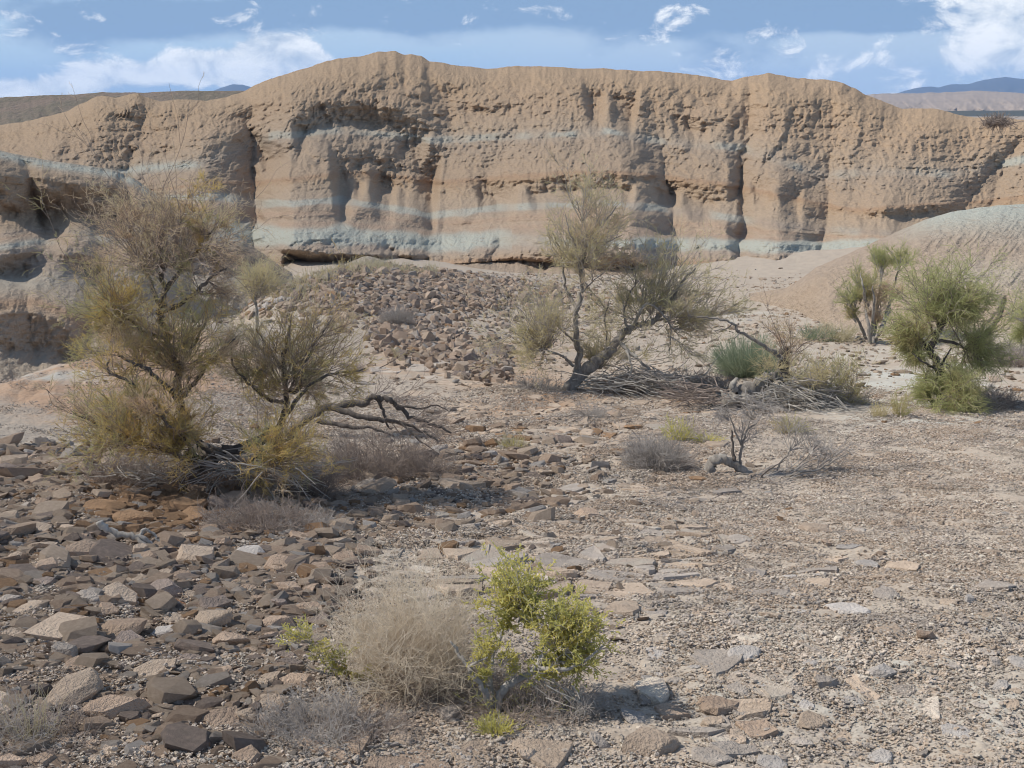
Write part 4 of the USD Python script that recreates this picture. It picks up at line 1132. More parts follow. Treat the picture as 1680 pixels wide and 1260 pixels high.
# ------------------------------------------------------------------ fallen tree right of the middle
t = Plant("fallen_tree", "fallen grey tree with splayed roots and a broken upright stub, right of the centre tree", "dead tree", 1215, 668)
t.limb([(1196, 664, 0), (1212, 650, 0), (1226, 641, 0), (1246, 630, .1), (1268, 614, .2)], .11, .055, W_GREY, "trunk", sides=10)
t.limb([(1161, 677, 0), (1166, 667, 0), (1182, 670, 0), (1200, 664, 0), (1220, 656, 0)], .030, .05, W_DARK, "root")
t.limb([(1204, 640, 0), (1202, 630, 0), (1206, 622, 0)], .05, .02, W_PALE, "root")
t.limb([(1200, 655, 0), (1188, 648, 0), (1180, 640, .1)], .04, .012, W_PALE, "root")
t.limb([(1222, 652, -.1), (1228, 668, -.2), (1224, 684, -.3)], .035, .012, W_GREY, "root")
t.limb([(1288, 640, .2), (1285, 610, .2), (1286, 590, .2), (1284, 576, .2)], .055, .045, W_DARK, "stub", sides=8)
t.limb([(1285, 580, .2), (1292, 572, .2), (1296, 577, .2)], .04, .02, W_DARK, "stub")
t.limb([(1284, 590, .2), (1269, 577, .2), (1242, 560, .2), (1214, 545, .2), (1202, 531, .2), (1178, 524, .2), (1144, 520, .2)], .038, .010, W_GREY)
t.limb([(1214, 545, .2), (1208, 552, .1), (1204, 556, .1)], .012, .005, W_GREY)
t.limb([(1202, 531, .2), (1190, 540, .2), (1172, 542, .2)], .010, .004, W_GREY)
t.limb([(1288, 620, .2), (1262, 622, .1), (1240, 618, .1)], .022, .01, W_PALE)
t.limb([(1284, 640, 0), (1300, 622, 0), (1318, 610, 0), (1330, 590, 0)], .02, .006, W_PALE)
for p0, p1, n, mt in [((1225, 650), (1425, 708), 520, T_WHITE), ((1210, 660), (1400, 704), 480, T_GREY), ((1270, 630), (1410, 692), 420, T_WHITE), ((1170, 672), (1290, 690), 160, T_GREY), ((1290, 630), (1370, 640), 150, T_GREY), ((1180, 650), (1090, 640), 160, T_BROWN)]:
    t.sticks(p0, p1, n, mt, 16, .0085, .13)
for tip in [(1278, 520), (1292, 492), (1300, 510), (1310, 535), (1318, 500)]:
    t.spray((1292, 610, .2), tip, L_DUN, sec=3, ter=6, tw=5, spread=.12, tlen=.18, r=.003, dd=.2 + .2 * P_RNG.normal())
for b, tip in [((1350, 655), (1330, 600)), ((1350, 655), (1352, 576)), ((1350, 655), (1372, 590)), ((1360, 660), (1390, 572)), ((1390, 660), (1405, 590)), ((1390, 675), (1412, 625)), ((1395, 685), (1398, 640)), ((1330, 650), (1318, 585)), ((1300, 640), (1310, 580)), ((1270, 625), (1262, 575))]:
    t.spray(b, tip, L_OLIVE if tip[0] > 1340 else L_PALE, sec=5, ter=6, tw=6, spread=.17, tlen=.18, r=.003, dd=.3 * P_RNG.normal(), wood_mat=T_GREY)
for px, py in [(1300, 690), (1340, 690), (1260, 672), (1370, 700)]:
    t.bush(px, py, 45, 38, T_GREY, n=130, sub=5, r=.0034, curl=.25, flat=.8, part="dead_twigs", base_r=.7)
t.done()

small_bush("rush_bush", "dense blue green broom bush behind the fallen tree's trunk", 1222, 632, dict(rx=62, h=72, mat=L_BLUE, n=900, sub=3, r=.0034, curl=.06, flat=.45, base_r=.45, sub_len=.3, sub_curl=.1, up=.5), D=17.5)

# ------------------------------------------------------------------ right hand trees
t = Plant("saxaul_tree", "lush green desert tree with dark forked trunk at the right", "tree", 1543, 668)
t.limb([(1546, 668, 0), (1543, 645, 0), (1542, 622, 0), (1539, 604, 0), (1531, 582, 0), (1525, 572, 0), (1533, 558, 0), (1542, 538, 0), (1548, 515, 0)], .060, .024, W_DARK, "trunk", root=True, sides=9)
t.limb([(1536, 668, 0), (1522, 650, 0), (1512, 640, 0)], .04, .012, W_DARK, "trunk")
t.limb([(1539, 606, 0), (1526, 600, -.1), (1512, 592, -.2), (1498, 580, -.2)], .024, .008, W_DARK)
t.limb([(1540, 603, 0), (1550, 590, .1), (1560, 572, .1)], .022, .008, W_DARK)
t.limb([(1533, 560, 0), (1528, 540, .1), (1522, 515, .2), (1515, 490, .2)], .020, .006, W_DARK)
t.limb([(1540, 560, 0), (1565, 562, .1), (1590, 574, .1), (1620, 572, .1)], .026, .008, W_DARK)
t.limb([(1542, 540, 0), (1560, 520, -.1), (1580, 500, -.1)], .022, .007, W_DARK)
t.limb([(1525, 575, 0), (1508, 552, .2), (1490, 532, .2)], .018, .006, W_DARK)
t.limb([(1545, 640, -.05), (1550, 660, -.1), (1556, 682, -.1)], .03, .01, W_PALE)
G = dict(sec=6, ter=7, tw=9, tlen=.17, r=.0032, up=.10, droop=.12, ter_len=.30)
for tip in [(1490, 452), (1508, 440), (1528, 430), (1545, 425), (1565, 436), (1585, 452), (1602, 474), (1616, 498), (1608, 525), (1515, 470), (1555, 465), (1580, 492), (1535, 500), (1590, 522), (1560, 505)]:
    t.spray((1548 + (tip[0] - 1548) * .15, 528, 0), tip, L_GREEN, spread=.3, dd=.45 * P_RNG.normal(), **G)
for tip in [(1612, 548), (1638, 556), (1655, 574), (1640, 592), (1612, 588), (1625, 570), (1600, 600)]:
    t.spray((1588, 572, .1), tip, L_GREEN, spread=.30, dd=.1 + .35 * P_RNG.normal(), **G)
for tip in [(1478, 508), (1466, 535), (1470, 560), (1485, 585), (1500, 600), (1488, 545), (1505, 520), (1510, 580)]:
    t.spray((1512, 570, 0), tip, L_GREEN if tip[0] % 2 else L_OLIVE, spread=.30, dd=.35 * P_RNG.normal(), **G)
for tip in [(1558, 590), (1580, 598), (1575, 625), (1600, 630), (1612, 655), (1606, 680), (1585, 695), (1560, 690), (1540, 692), (1570, 660), (1590, 665)]:
    t.spray((1556, 650, -.3), tip, L_GREEN if tip[0] < 1590 else L_OLIVE, spread=.30, dd=-.4 + .3 * P_RNG.normal(), **G)
for tip in [(1515, 612), (1505, 635), (1522, 625)]:
    t.spray((1528, 655, -.1), tip, L_GREEN, spread=.3, dd=-.1 + .15 * P_RNG.normal(), **G)
t.fill(8, [L_GREEN], (0.35, 0.7), tlen=.14, r=.0032, skip=2)
t.bush(1585, 695, 60, 45, T_GREY, n=220, sub=5, r=.003, curl=.22, flat=.7, part="dead_twigs", base_r=.5)
t.bush(1635, 690, 40, 40, T_BROWN, n=140, sub=5, r=.003, curl=.22, flat=.7, part="dead_twigs", base_r=.5)
t.done()

t = Plant("saxaul_tree", "upright multi stemmed shrub tree with bare lower stems in front of the dome's foot", "tree", 1428, 563)
for nodes in [[(1425, 563), (1412, 535), (1402, 515), (1398, 495), (1394, 478)], [(1428, 563), (1424, 530), (1420, 500), (1416, 470), (1412, 448)], [(1432, 563), (1438, 520), (1442, 480), (1446, 440), (1447, 418)],
              [(1434, 563), (1448, 530), (1460, 495), (1470, 455), (1482, 420)], [(1430, 563), (1444, 545), (1456, 520), (1462, 505)], [(1420, 562), (1408, 552), (1402, 556)], [(1428, 562), (1434, 500), (1432, 470)]]:
    t.limb([(a, b, .3 * P_RNG.normal()) for a, b in nodes], .035, .009, W_GREY, "stem")
for b, tip, m in [((1400, 510), (1392, 470), L_GREEN), ((1403, 505), (1400, 450), L_GREEN), ((1410, 500), (1412, 438), L_GREEN), ((1418, 500), (1422, 450), L_OLIVE), ((1424, 505), (1432, 465), L_OLIVE), ((1446, 450), (1440, 408), L_GREEN), ((1447, 455), (1455, 408), L_GREEN),
                  ((1474, 445), (1478, 412), L_GREEN), ((1476, 445), (1490, 410), L_GREEN), ((1458, 500), (1470, 460), L_DUN), ((1440, 520), (1446, 470), L_DUN), ((1405, 530), (1392, 500), L_OLIVE), ((1430, 540), (1450, 510), L_DUN)]:
    t.spray(b, tip, m, sec=6, ter=8, tw=9, spread=.2, tlen=.17, r=.0042, dd=.25 * P_RNG.normal(), wood_mat=T_GREY, up=.5)
t.done()

t = Plant("saxaul_tree", "green shrub cut by the right edge of the picture", "tree", 1700, 588)
t.limb([(1700, 590), (1690, 565), (1682, 535), (1676, 505)], .05, .014, W_GREY, "trunk")
t.limb([(1692, 565), (1712, 530), (1722, 500)], .04, .012, W_GREY)
for tip in [(1668, 478), (1680, 470), (1700, 465), (1664, 505), (1672, 545), (1720, 480), (1740, 500), (1668, 560)]:
    t.spray((1692, 545, 0), tip, L_GREEN, sec=6, ter=7, tw=6, spread=.2, tlen=.25, r=.004, dd=.3 * P_RNG.normal(), wood_mat=T_GREY)
t.bush(1660, 605, 45, 35, T_GREY, n=150, sub=5, r=.0045, curl=.22, flat=.7, part="dead_twigs", base_r=.5)
t.done()

# ------------------------------------------------------------------ dead shrub with grey log
t = Plant("dead_shrub", "bare dead shrub with bent grey log lying on the gravel, right of centre", "dead shrub", 1215, 782)
t.limb([(1161, 776), (1168, 758), (1182, 752), (1208, 763), (1230, 780), (1252, 790), (1282, 787), (1330, 781)], .045, .012, W_GREY, "log", sides=9)
t.limb([(1206, 764), (1202, 740), (1201, 706)], .022, .008, W_DARK)
t.limb([(1214, 766), (1217, 732), (1227, 698), (1234, 674)], .016, .004, W_GREY)
t.limb([(1217, 732), (1208, 712), (1200, 690), (1192, 672)], .012, .004, W_GREY)
t.limb([(1226, 704), (1244, 690), (1254, 668)], .009, .003, W_GREY)
t.limb([(1250, 790, .1), (1272, 776, .1), (1281, 758, .1), (1294, 744, .1), (1298, 722, .1)], .014, .004, W_GREY)
t.limb([(1282, 787), (1312, 774, -.1), (1339, 772, -.1), (1364, 758, -.1), (1392, 744, -.1)], .014, .004, W_GREY)
t.limb([(1260, 790, .2), (1300, 770, .3), (1322, 752, .3), (1345, 724, .3)], .011, .003, W_GREY)
t.limb([(1242, 786, -.1), (1262, 770, -.2), (1288, 755, -.2)], .010, .003, W_DARK)
t.limb([(1232, 780, -.2), (1226, 800, -.4), (1236, 822, -.5)], .012, .004, W_DARK)
t.limb([(1262, 792, -.1), (1290, 805, -.3), (1308, 822, -.4)], .014, .005, W_DARK)
t.sticks((1235, 795), (1380, 800), 90, T_GREY, 10, .004, .18, .15)
for b, e in [((1234, 690), (1240, 660)), ((1196, 690), (1180, 668)), ((1250, 680), (1262, 655)), ((1296, 740), (1306, 705)), ((1340, 770), (1400, 735)), ((1280, 780), (1370, 770)), ((1215, 730), (1238, 690)), ((1330, 745), (1352, 715)), ((1225, 800), (1240, 825))]:
    t.spray(b, e, T_GREY, sec=7, ter=5, tw=3, spread=.32, tlen=.09, r=.003, dd=.12 * P_RNG.normal(), wood_mat=T_GREY, up=.15)
t.done()

# ------------------------------------------------------------------ foreground bushes
small_bush("dry_bush", "round fine tan dry bush in the foreground, left of the lime green shrub", 672, 1120,
           dict(rx=158, h=275, mat=T_TAN, n=620, sub=10, r=.0008, curl=.2, flat=.62, base_r=.3, k=7, sub_len=.3), dict(px=690, py=1130, rx=110, h=90, mat=T_BROWN, n=300, sub=6, r=.0009, curl=.26, flat=.8, base_r=.5))

t = Plant("green_shrub", "leafy lime green shrub with forked whitish stems in the foreground", "bush", 808, 1158)
t.limb([(808, 1162, 0), (798, 1140, 0), (782, 1115, 0), (768, 1095, .02), (752, 1072, .05), (740, 1052, .05)], .013, .004, W_PALE, "stem", root=True)
t.limb([(812, 1160, 0), (822, 1138, 0), (838, 1122, 0), (866, 1106, 0), (882, 1092, .02), (892, 1074, .05), (905, 1040, .08), (912, 1005, .1)], .013, .004, W_PALE, "stem", root=True)
t.limb([(810, 1158, 0), (806, 1125, .05), (808, 1085, .1), (820, 1045, .12), (842, 1000, .15), (850, 960, .15)], .008, .003, W_PALE, "stem")
t.limb([(880, 1095, .02), (915, 1100, -.05), (950, 1090, -.05), (990, 1060, -.03)], .007, .0025, W_PALE, "stem")
t.limb([(768, 1095, .02), (785, 1085, -.03), (800, 1078, -.05)], .005, .002, W_PALE, "stem")
K = dict(sec=8, ter=8, tw=11, tlen=.014, r=.0026, wood_mat=T_WHITE, up=.2, ter_len=.36, wr=.0007)
for b, tip in [((842, 1010, .15), (815, 930)), ((842, 1010, .15), (838, 905)), ((845, 1005, .15), (865, 912)), ((848, 1000, .15), (885, 935)), ((846, 1010, .15), (820, 965)), ((850, 1000, .15), (880, 975)), ((846, 1015, .15), (850, 950)), ((838, 1030, .13), (820, 1000)), ((850, 1020, .13), (880, 1005))]:
    t.spray(b, tip, L_LIME, spread=.42, dd=.15 + .06 * P_RNG.normal(), **K)
for b, tip in [((905, 1045, .08), (905, 965)), ((905, 1045, .08), (930, 968)), ((910, 1045, .08), (960, 985)), ((915, 1050, .08), (985, 1000)), ((920, 1060, .05), (1005, 1025)), ((925, 1070, 0), (1000, 1055)), ((930, 1080, 0), (985, 1085)), ((920, 1085, 0), (950, 1110)), ((905, 1065, .05), (895, 1010)), ((910, 1060, .05), (940, 1020)), ((925, 1070, 0), (960, 1050)), ((915, 1080, 0), (920, 1110)), ((890, 1080, 0), (900, 1100)), ((930, 1060, 0), (970, 1020))]:
    t.spray(b, tip, L_LIME, spread=.42, dd=.04 + .07 * P_RNG.normal(), **K)
for b, tip in [((800, 1085, 0), (765, 1060)), ((800, 1085, 0), (785, 1048)), ((805, 1080, 0), (810, 1040)), ((806, 1120, 0), (790, 1100)), ((820, 1090, 0), (840, 1060)), ((845, 1115, 0), (850, 1085)), ((805, 1125, 0), (770, 1110))]:
    t.spray(b, tip, L_LIME, spread=.42, dd=.03 * P_RNG.normal(), **dict(K, sec=5, tw=5))
t.bush(860, 1140, 95, 75, T_WHITE, n=60, sub=7, r=.0011, curl=.25, flat=.7, base_r=.6, leaf=L_LIME, sub_len=.22, part="twigs")
t.bush(850, 1150, 110, 70, T_BROWN, n=260, sub=6, r=.0011, curl=.28, flat=.85, part="dead_twigs", base_r=.6)
t.bush(930, 1130, 80, 70, T_GREY, n=160, sub=6, r=.0012, curl=.24, flat=.85, part="dead_twigs", base_r=.5)
t.sticks((870, 1110), (980, 1170), 30, T_WHITE, 12, .0022, .1, .06)
t.done()

t = Plant("green_shrub", "low lime green sprig spreading left of the tan dry bush", "bush", 575, 1130)
for nodes in [[(575, 1132), (552, 1110), (530, 1085), (512, 1060), (492, 1040)], [(577, 1132), (570, 1105), (560, 1085), (552, 1070)], [(578, 1132), (596, 1115), (615, 1108)], [(550, 1108), (520, 1100), (500, 1090)]]:
    t.limb(nodes, .005, .002, W_GREY, "stem")
for b, tip in [((505, 1055), (458, 1032)), ((505, 1055), (475, 1022)), ((510, 1058), (495, 1032)), ((525, 1080), (505, 1062)), ((530, 1085), (530, 1050)), ((552, 1090), (545, 1060)), ((556, 1090), (565, 1065)), ((560, 1100), (520, 1095)), ((570, 1110), (560, 1090)), ((590, 1118), (600, 1095)), ((600, 1115), (622, 1098)), ((580, 1120), (585, 1105))]:
    t.spray(b, tip, L_LIME, spread=.3, dd=.04 * P_RNG.normal(), **dict(K, sec=5, ter=6, tw=5))
t.done()
small_bush("green_shrub", "tiny lime green tuft directly below the forked whitish stems", 812, 1198, dict(rx=46, h=52, mat=T_WHITE, n=45, sub=5, r=.0011, curl=.15, flat=.5, base_r=.3, leaf=L_LIME, sub_len=.35), dict(rx=42, h=50, mat=L_LIME, n=60, sub=9, r=.0019, curl=.15, flat=.5, base_r=.4, sub_len=.16, part="foliage"))
small_bush("dead_bush", "grey dead twigs below the left lime green sprig", 520, 1205, dict(rx=100, h=80, mat=T_GREY, n=260, sub=7, r=.0011, curl=.28, flat=.8, base_r=.75), dict(px=600, py=1190, rx=80, h=50, mat=T_BROWN, n=180, sub=6, r=.001, curl=.28, flat=.85, base_r=.7), dict(px=450, py=1240, rx=60, h=60, mat=T_GREY, n=120, sub=6, r=.0011, curl=.28, flat=.8, base_r=.7))
small_bush("dead_bush", "grey dead twig bush in the bottom left corner", 20, 1235, dict(rx=80, h=100, mat=T_GREY, n=110, sub=6, r=.0009, curl=.3, flat=.75, base_r=.8), dict(px=70, py=1262, rx=110, h=70, mat=T_BROWN, n=110, sub=6, r=.0009, curl=.25, flat=.8, base_r=.8), dict(px=40, py=1150, rx=60, h=110, mat=T_STRAW, n=40, sub=2, r=.0009, curl=.08, flat=.5, base_r=.5))

# ------------------------------------------------------------------ small plants in the middle ground
small_bush("dry_bush", "grey brown cushion bush on the gravel left of the dead shrub", 1075, 772, dict(rx=62, h=62, mat=T_GREY, n=620, sub=5, r=.0020, curl=.18, flat=.6, base_r=.45), dict(px=1090, py=774, rx=50, h=36, mat=T_BROWN, n=260, sub=5, r=.002, curl=.22, flat=.8, base_r=.6))
small_bush("green_shrub", "small yellow green shrub just behind the grey brown cushion bush", 1112, 728, dict(rx=30, h=52, mat=T_GREY, n=40, sub=4, r=.002, curl=.15, flat=.4, base_r=.4), dict(rx=30, h=52, mat=L_LIME, n=70, sub=8, r=.0026, curl=.15, flat=.4, base_r=.5, sub_len=.18, part="foliage"))
small_bush("green_shrub", "low green sprout right of the yellow green shrub", 1160, 730, dict(rx=28, h=20, mat=L_LIME, n=60, sub=6, r=.0026, curl=.2, flat=.7, base_r=.6, sub_len=.25, part="foliage"), dict(rx=34, h=16, mat=T_GREY, n=50, sub=4, r=.002, base_r=.7))
small_bush("grass_tuft", "yellow dry grass tuft in the middle of the stony slope", 842, 738, dict(rx=26, h=30, mat=T_STRAW, n=130, sub=2, r=.0019, curl=.1, flat=.45, base_r=.6), dict(rx=20, h=24, mat=L_LIME, n=25, sub=2, r=.0019, curl=.1, flat=.45, base_r=.6))
small_bush("dead_bush", "thin grey twig cushion below the centre tree", 968, 688, dict(rx=34, h=26, mat=T_GREY, n=140, sub=4, r=.0023, curl=.2, flat=.7, base_r=.5))
small_bush("dead_bush", "light grey round bush on the rubble bank behind the big left tree", 652, 535, dict(rx=32, h=38, mat=T_GREY, n=420, sub=4, r=.0036, curl=.14, flat=.55, base_r=.4))
small_bush("dead_bush", "faint grey bush at the right end of the lower rubble band", 808, 585, dict(rx=22, h=22, mat=T_GREY, n=160, sub=4, r=.003, curl=.16, flat=.6, base_r=.4))
small_bush("green_shrub", "pale yellow green tuft in front of the fallen tree's stick pile", 1298, 712, dict(rx=34, h=38, mat=T_GREY, n=60, sub=4, r=.0026, flat=.5, base_r=.5), dict(rx=32, h=38, mat=L_OLIVE, n=80, sub=6, r=.003, curl=.15, flat=.45, base_r=.5, sub_len=.2, part="foliage"))
small_bush("green_shrub", "young olive shoots between the stick pile and the lush right tree", 1475, 690, dict(rx=24, h=46, mat=L_OLIVE, n=60, sub=7, r=.0027, curl=.12, flat=.35, base_r=.5, sub_len=.22, part="foliage"), dict(px=1440, py=700, rx=20, h=34, mat=L_PALE, n=50, sub=6, r=.0027, curl=.12, flat=.35, base_r=.5, sub_len=.22, part="foliage"))
small_bush("dead_bush", "dark low bush at the right edge beyond the lush tree", 1668, 602, dict(rx=36, h=26, mat=T_BROWN, n=200, sub=4, r=.0035, curl=.2, flat=.7, base_r=.6))
small_bush("dry_bush", "straw coloured dry shrub at the foot of the pink dome", 1372, 560, dict(rx=40, h=32, mat=T_STRAW, n=160, sub=4, r=.0045, curl=.15, flat=.5, base_r=.6), dict(px=1340, py=560, rx=30, h=30, mat=L_BLUE, n=120, sub=4, r=.0045, curl=.12, flat=.5, base_r=.6))
small_bush("dead_bush", "brown dry tuft on the slope left of the lower rubble band", 585, 612, dict(rx=22, h=20, mat=T_BROWN, n=110, sub=4, r=.0026, curl=.2, flat=.6, base_r=.5))
t = Plant("dead_branch", "thin twig branch with a little yellow growth lying on the slope below the rubble band", "branch", 640, 605)
t.limb([(600, 612), (622, 604), (645, 592), (662, 580)], .012, .004, W_DARK, "limb", wiggle=.01)
t.spray((640, 596), (665, 570), L_PALE, sec=4, ter=4, tw=4, spread=.3, tlen=.15, r=.003, dd=0)
t.done()

# driftwood on the rubble, left
t = Plant("dead_branch", "bleached twisted branch lying across the rubble below the big left tree", "branch", 230, 905)
t.limb([(163, 856, 0), (180, 872, 0), (215, 880, 0), (240, 885, 0), (256, 902, 0), (290, 914, 0), (330, 918, 0)], .022, .007, W_PALE, "limb", wiggle=.004)
t.limb([(228, 880, .02), (238, 868, .05), (252, 876, .05), (262, 890, .03), (275, 905, 0)], .010, .004, W_PALE, wiggle=.003)
t.limb([(215, 880, 0), (240, 893, -.03), (275, 918, -.05), (318, 926, -.05)], .014, .005, W_GREY, wiggle=.003)
t.sticks((260, 905), (340, 920), 26, T_WHITE, 8, .003, .12, .05)
t.done()
t = Plant("dead_branch", "pale crooked root branch hanging from the stump onto the rubble", "branch", 270, 800)
t.limb([(192, 790, 0), (225, 778, 0), (240, 782, 0), (258, 800, 0), (278, 794, 0), (288, 812, 0), (293, 840, -.05), (296, 850, -.05)], .013, .005, W_PALE, "limb", wiggle=.003)
t.done()

# a bush on the skyline of the ridge, and pale grass along the rubble bank's top
q = at(1636, 203, 83.0)
x_ = thing("dead_bush", "lone dark bush on the skyline of the ridge at the right", "bush", q)
d_ = unit(P_RNG.normal(size=(420, 3)) * np.array([1.2, 1.0, .5]) + np.array([0, 0, .45]))
s_ = grow(q + P_RNG.normal(size=(420, 3)) * np.array([.35, .3, .02]), d_, P_RNG.uniform(.4, 1.1, 420), 5, .3)
put_curves("twigs", [(s_, np.broadcast_to(np.linspace(.02, .012, 5), s_.shape[:2]))], T_BROWN, str(x_.GetPath()), q)

n_ = 1500
pp = P_RNG.uniform(470, 720, n_); cr = interp(pp, [(470, 26.5), (600, 32.0), (720, 33.6)]) + P_RNG.normal(size=n_) * .9
xx = ray(pp, 450)[:, 0] * cr
zz = ground_z(xx, cr)
keep_ = fb(xx * .9, cr * .9, octaves=3, seed=12) > .42
p_ = np.column_stack([xx, cr, zz])[keep_]
s_ = grow(p_, P_RNG.normal(size=p_.shape) * .35 + np.array([0, 0, 1.0]), P_RNG.uniform(.12, .42, len(p_)), 4, .14, .02)
tag(put_curves("grass", [(s_, np.broadcast_to(np.linspace(.006, .003, 4), s_.shape[:2]))], T_STRAW, "/World"), "pale straw grass along the top of the rubble bank", kind="stuff")

# ------------------------------------------------------------------ stones
R_RNG = np.random.default_rng(11)


def stone(name, a, b, scale=9.0):
    n = {"tc": ("texture_coordinate", {}), "oi": ("object_info", {}),
         "n1": ("noise_texture", {"scale": scale, "detail": 5.0, "roughness": 0.65}), "n2": ("noise_texture", {"scale": scale * 7, "detail": 3.0, "roughness": 0.7}),
         "ramp": ("rgb_ramp", {"ramp": [(0.30, a), (0.52, tuple((np.array(a) + np.array(b)) / 2)), (0.70, b)]}),
         "v": ("map_range", {"from_min": 0.0, "from_max": 1.0, "to_min": 0.78, "to_max": 1.18}), "c": ("vector_math", {"math_type": "scale"})}
    l = [("tc.object", "n1.vector"), ("tc.object", "n2.vector"), ("n1.fac", "ramp.fac"), ("oi.random", "v.value"), ("ramp.color", "c.vector1"), ("v.result", "c.scale")]
    return earth(name, n, l, "c.vector", ("n2.fac", 1.0, 0.02))


S_BROWN = stone("brown_stone", (0.306, 0.220, 0.159), (0.439, 0.333, 0.247))
S_DUN = stone("dun_stone", (0.356, 0.274, 0.204), (0.477, 0.376, 0.285))
S_GREY = stone("grey_stone", (0.311, 0.263, 0.219), (0.416, 0.360, 0.307))
S_PALE = stone("pale_grey_stone", (0.350, 0.311, 0.275), (0.456, 0.414, 0.373))
S_RUST = stone("rusty_stone", (0.245, 0.156, 0.093), (0.367, 0.230, 0.131))
S_ORANGE = stone("orange_stone", (0.367, 0.193, 0.109), (0.489, 0.279, 0.164))
S_DARK = stone("dark_stone", (0.189, 0.151, 0.126), (0.322, 0.252, 0.208))
S_CLAY = stone("clay_chip", (0.439, 0.349, 0.280), (0.490, 0.440, 0.361))


def rock_shape(w, d, h, n=8, rough=0.16, sub=True, lean=0.25, r=R_RNG):
    """An angular broken stone: an uneven slab of bedded rock."""
    ang = np.sort((np.arange(n) + r.uniform(-0.42, 0.42, n)) * 2 * np.pi / n)
    rad = r.uniform(0.62, 1.12, n)
    ring = np.stack([np.cos(ang) * rad * w / 2, np.sin(ang) * rad * d / 2], -1)
    sh = r.normal(size=2) * lean * h
    top = np.column_stack([ring * r.uniform(0.72, 0.98, (n, 1)) + sh, h / 2 * (1 + r.normal(size=n) * rough) + ring @ (r.normal(size=2) * 0.12 * h / w)])
    mid = np.column_stack([ring * 1.03, r.normal(size=n) * 0.16 * h])
    bot = np.column_stack([ring * r.uniform(0.55, 0.9, (n, 1)) - sh, -h / 2 * np.ones(n)])
    m = trimesh.convex.convex_hull(np.vstack([top, mid, bot]))
    v, f = np.array(m.vertices), np.array(m.faces)
    for _ in range(int(sub)):
        v, f = trimesh.remesh.subdivide(v, f)
    if sub:
        q = v / max(w, 1e-6)
        v = v + (fb(q[:, 0] * 5 + r.uniform(0, 99), q[:, 1] * 5 + q[:, 2] * 9, octaves=4, seed=3) - 0.5)[:, None] * 0.11 * np.array([w, d, h]) * unit(v / np.array([w, d, h]))
    return v, f


def rot(yaw, pitch, roll):
    cy, sy, cp, sp, cr, sr = math.cos(yaw), math.sin(yaw), math.cos(pitch), math.sin(pitch), math.cos(roll), math.sin(roll)
    return np.array([[cy, -sy, 0], [sy, cy, 0], [0, 0, 1]]) @ np.array([[1, 0, 0], [0, cp, -sp], [0, sp, cp]]) @ np.array([[cr, 0, sr], [0, 1, 0], [-sr, 0, cr]])


def slope_at(x, y, e=0.12):
    gx = (ground_z(x + e, y) - ground_z(x - e, y)) / (2 * e)
    gy = (ground_z(x, y + e) - ground_z(x, y - e)) / (2 * e)
    return gx, gy


ROCKS = []


def rock(px, py, w, h, mat, label, name="rock", cat="rock", group=None, tilt=(0, 0), yaw=None, thick=None, depth=None, sink=0.30, n=8, sub=2, pos=None):
    """A single stone over the picture point, w by h picture points in size."""
    g = ground_at(px, py + 0.25 * h, smooth=False) if pos is None else pos
    sc = (g[1] * math.cos(TH) - g[2] * math.sin(TH)) / F
    W = w * sc
    T = thick * W if thick else min(0.55 * W, max(0.22 * W, 0.75 * h * sc))
    Dp = (depth or R_RNG.uniform(0.6, 0.95)) * W
    yaw = R_RNG.normal() * 0.35 if yaw is None else yaw
    v, f = rock_shape(W, Dp, T, n, sub=sub)
    gx, gy = slope_at(g[0], g[1])
    M = rot(0, math.atan(float(gy)) + tilt[0], -math.atan(float(gx)) + tilt[1]) @ rot(yaw, 0, 0)
    v = v @ M.T
    c = np.array([g[0], g[1], float(ground_z(g[0], g[1])) + T * (0.5 - sink)])
    m = put_mesh(name, v, f, mat, smooth=28)
    UsdGeom.Xformable(m).AddTranslateOp().Set(Gf.Vec3d(*map(float, c)))
    tag(m, label, cat, group)
    ROCKS.append((px, py, w))


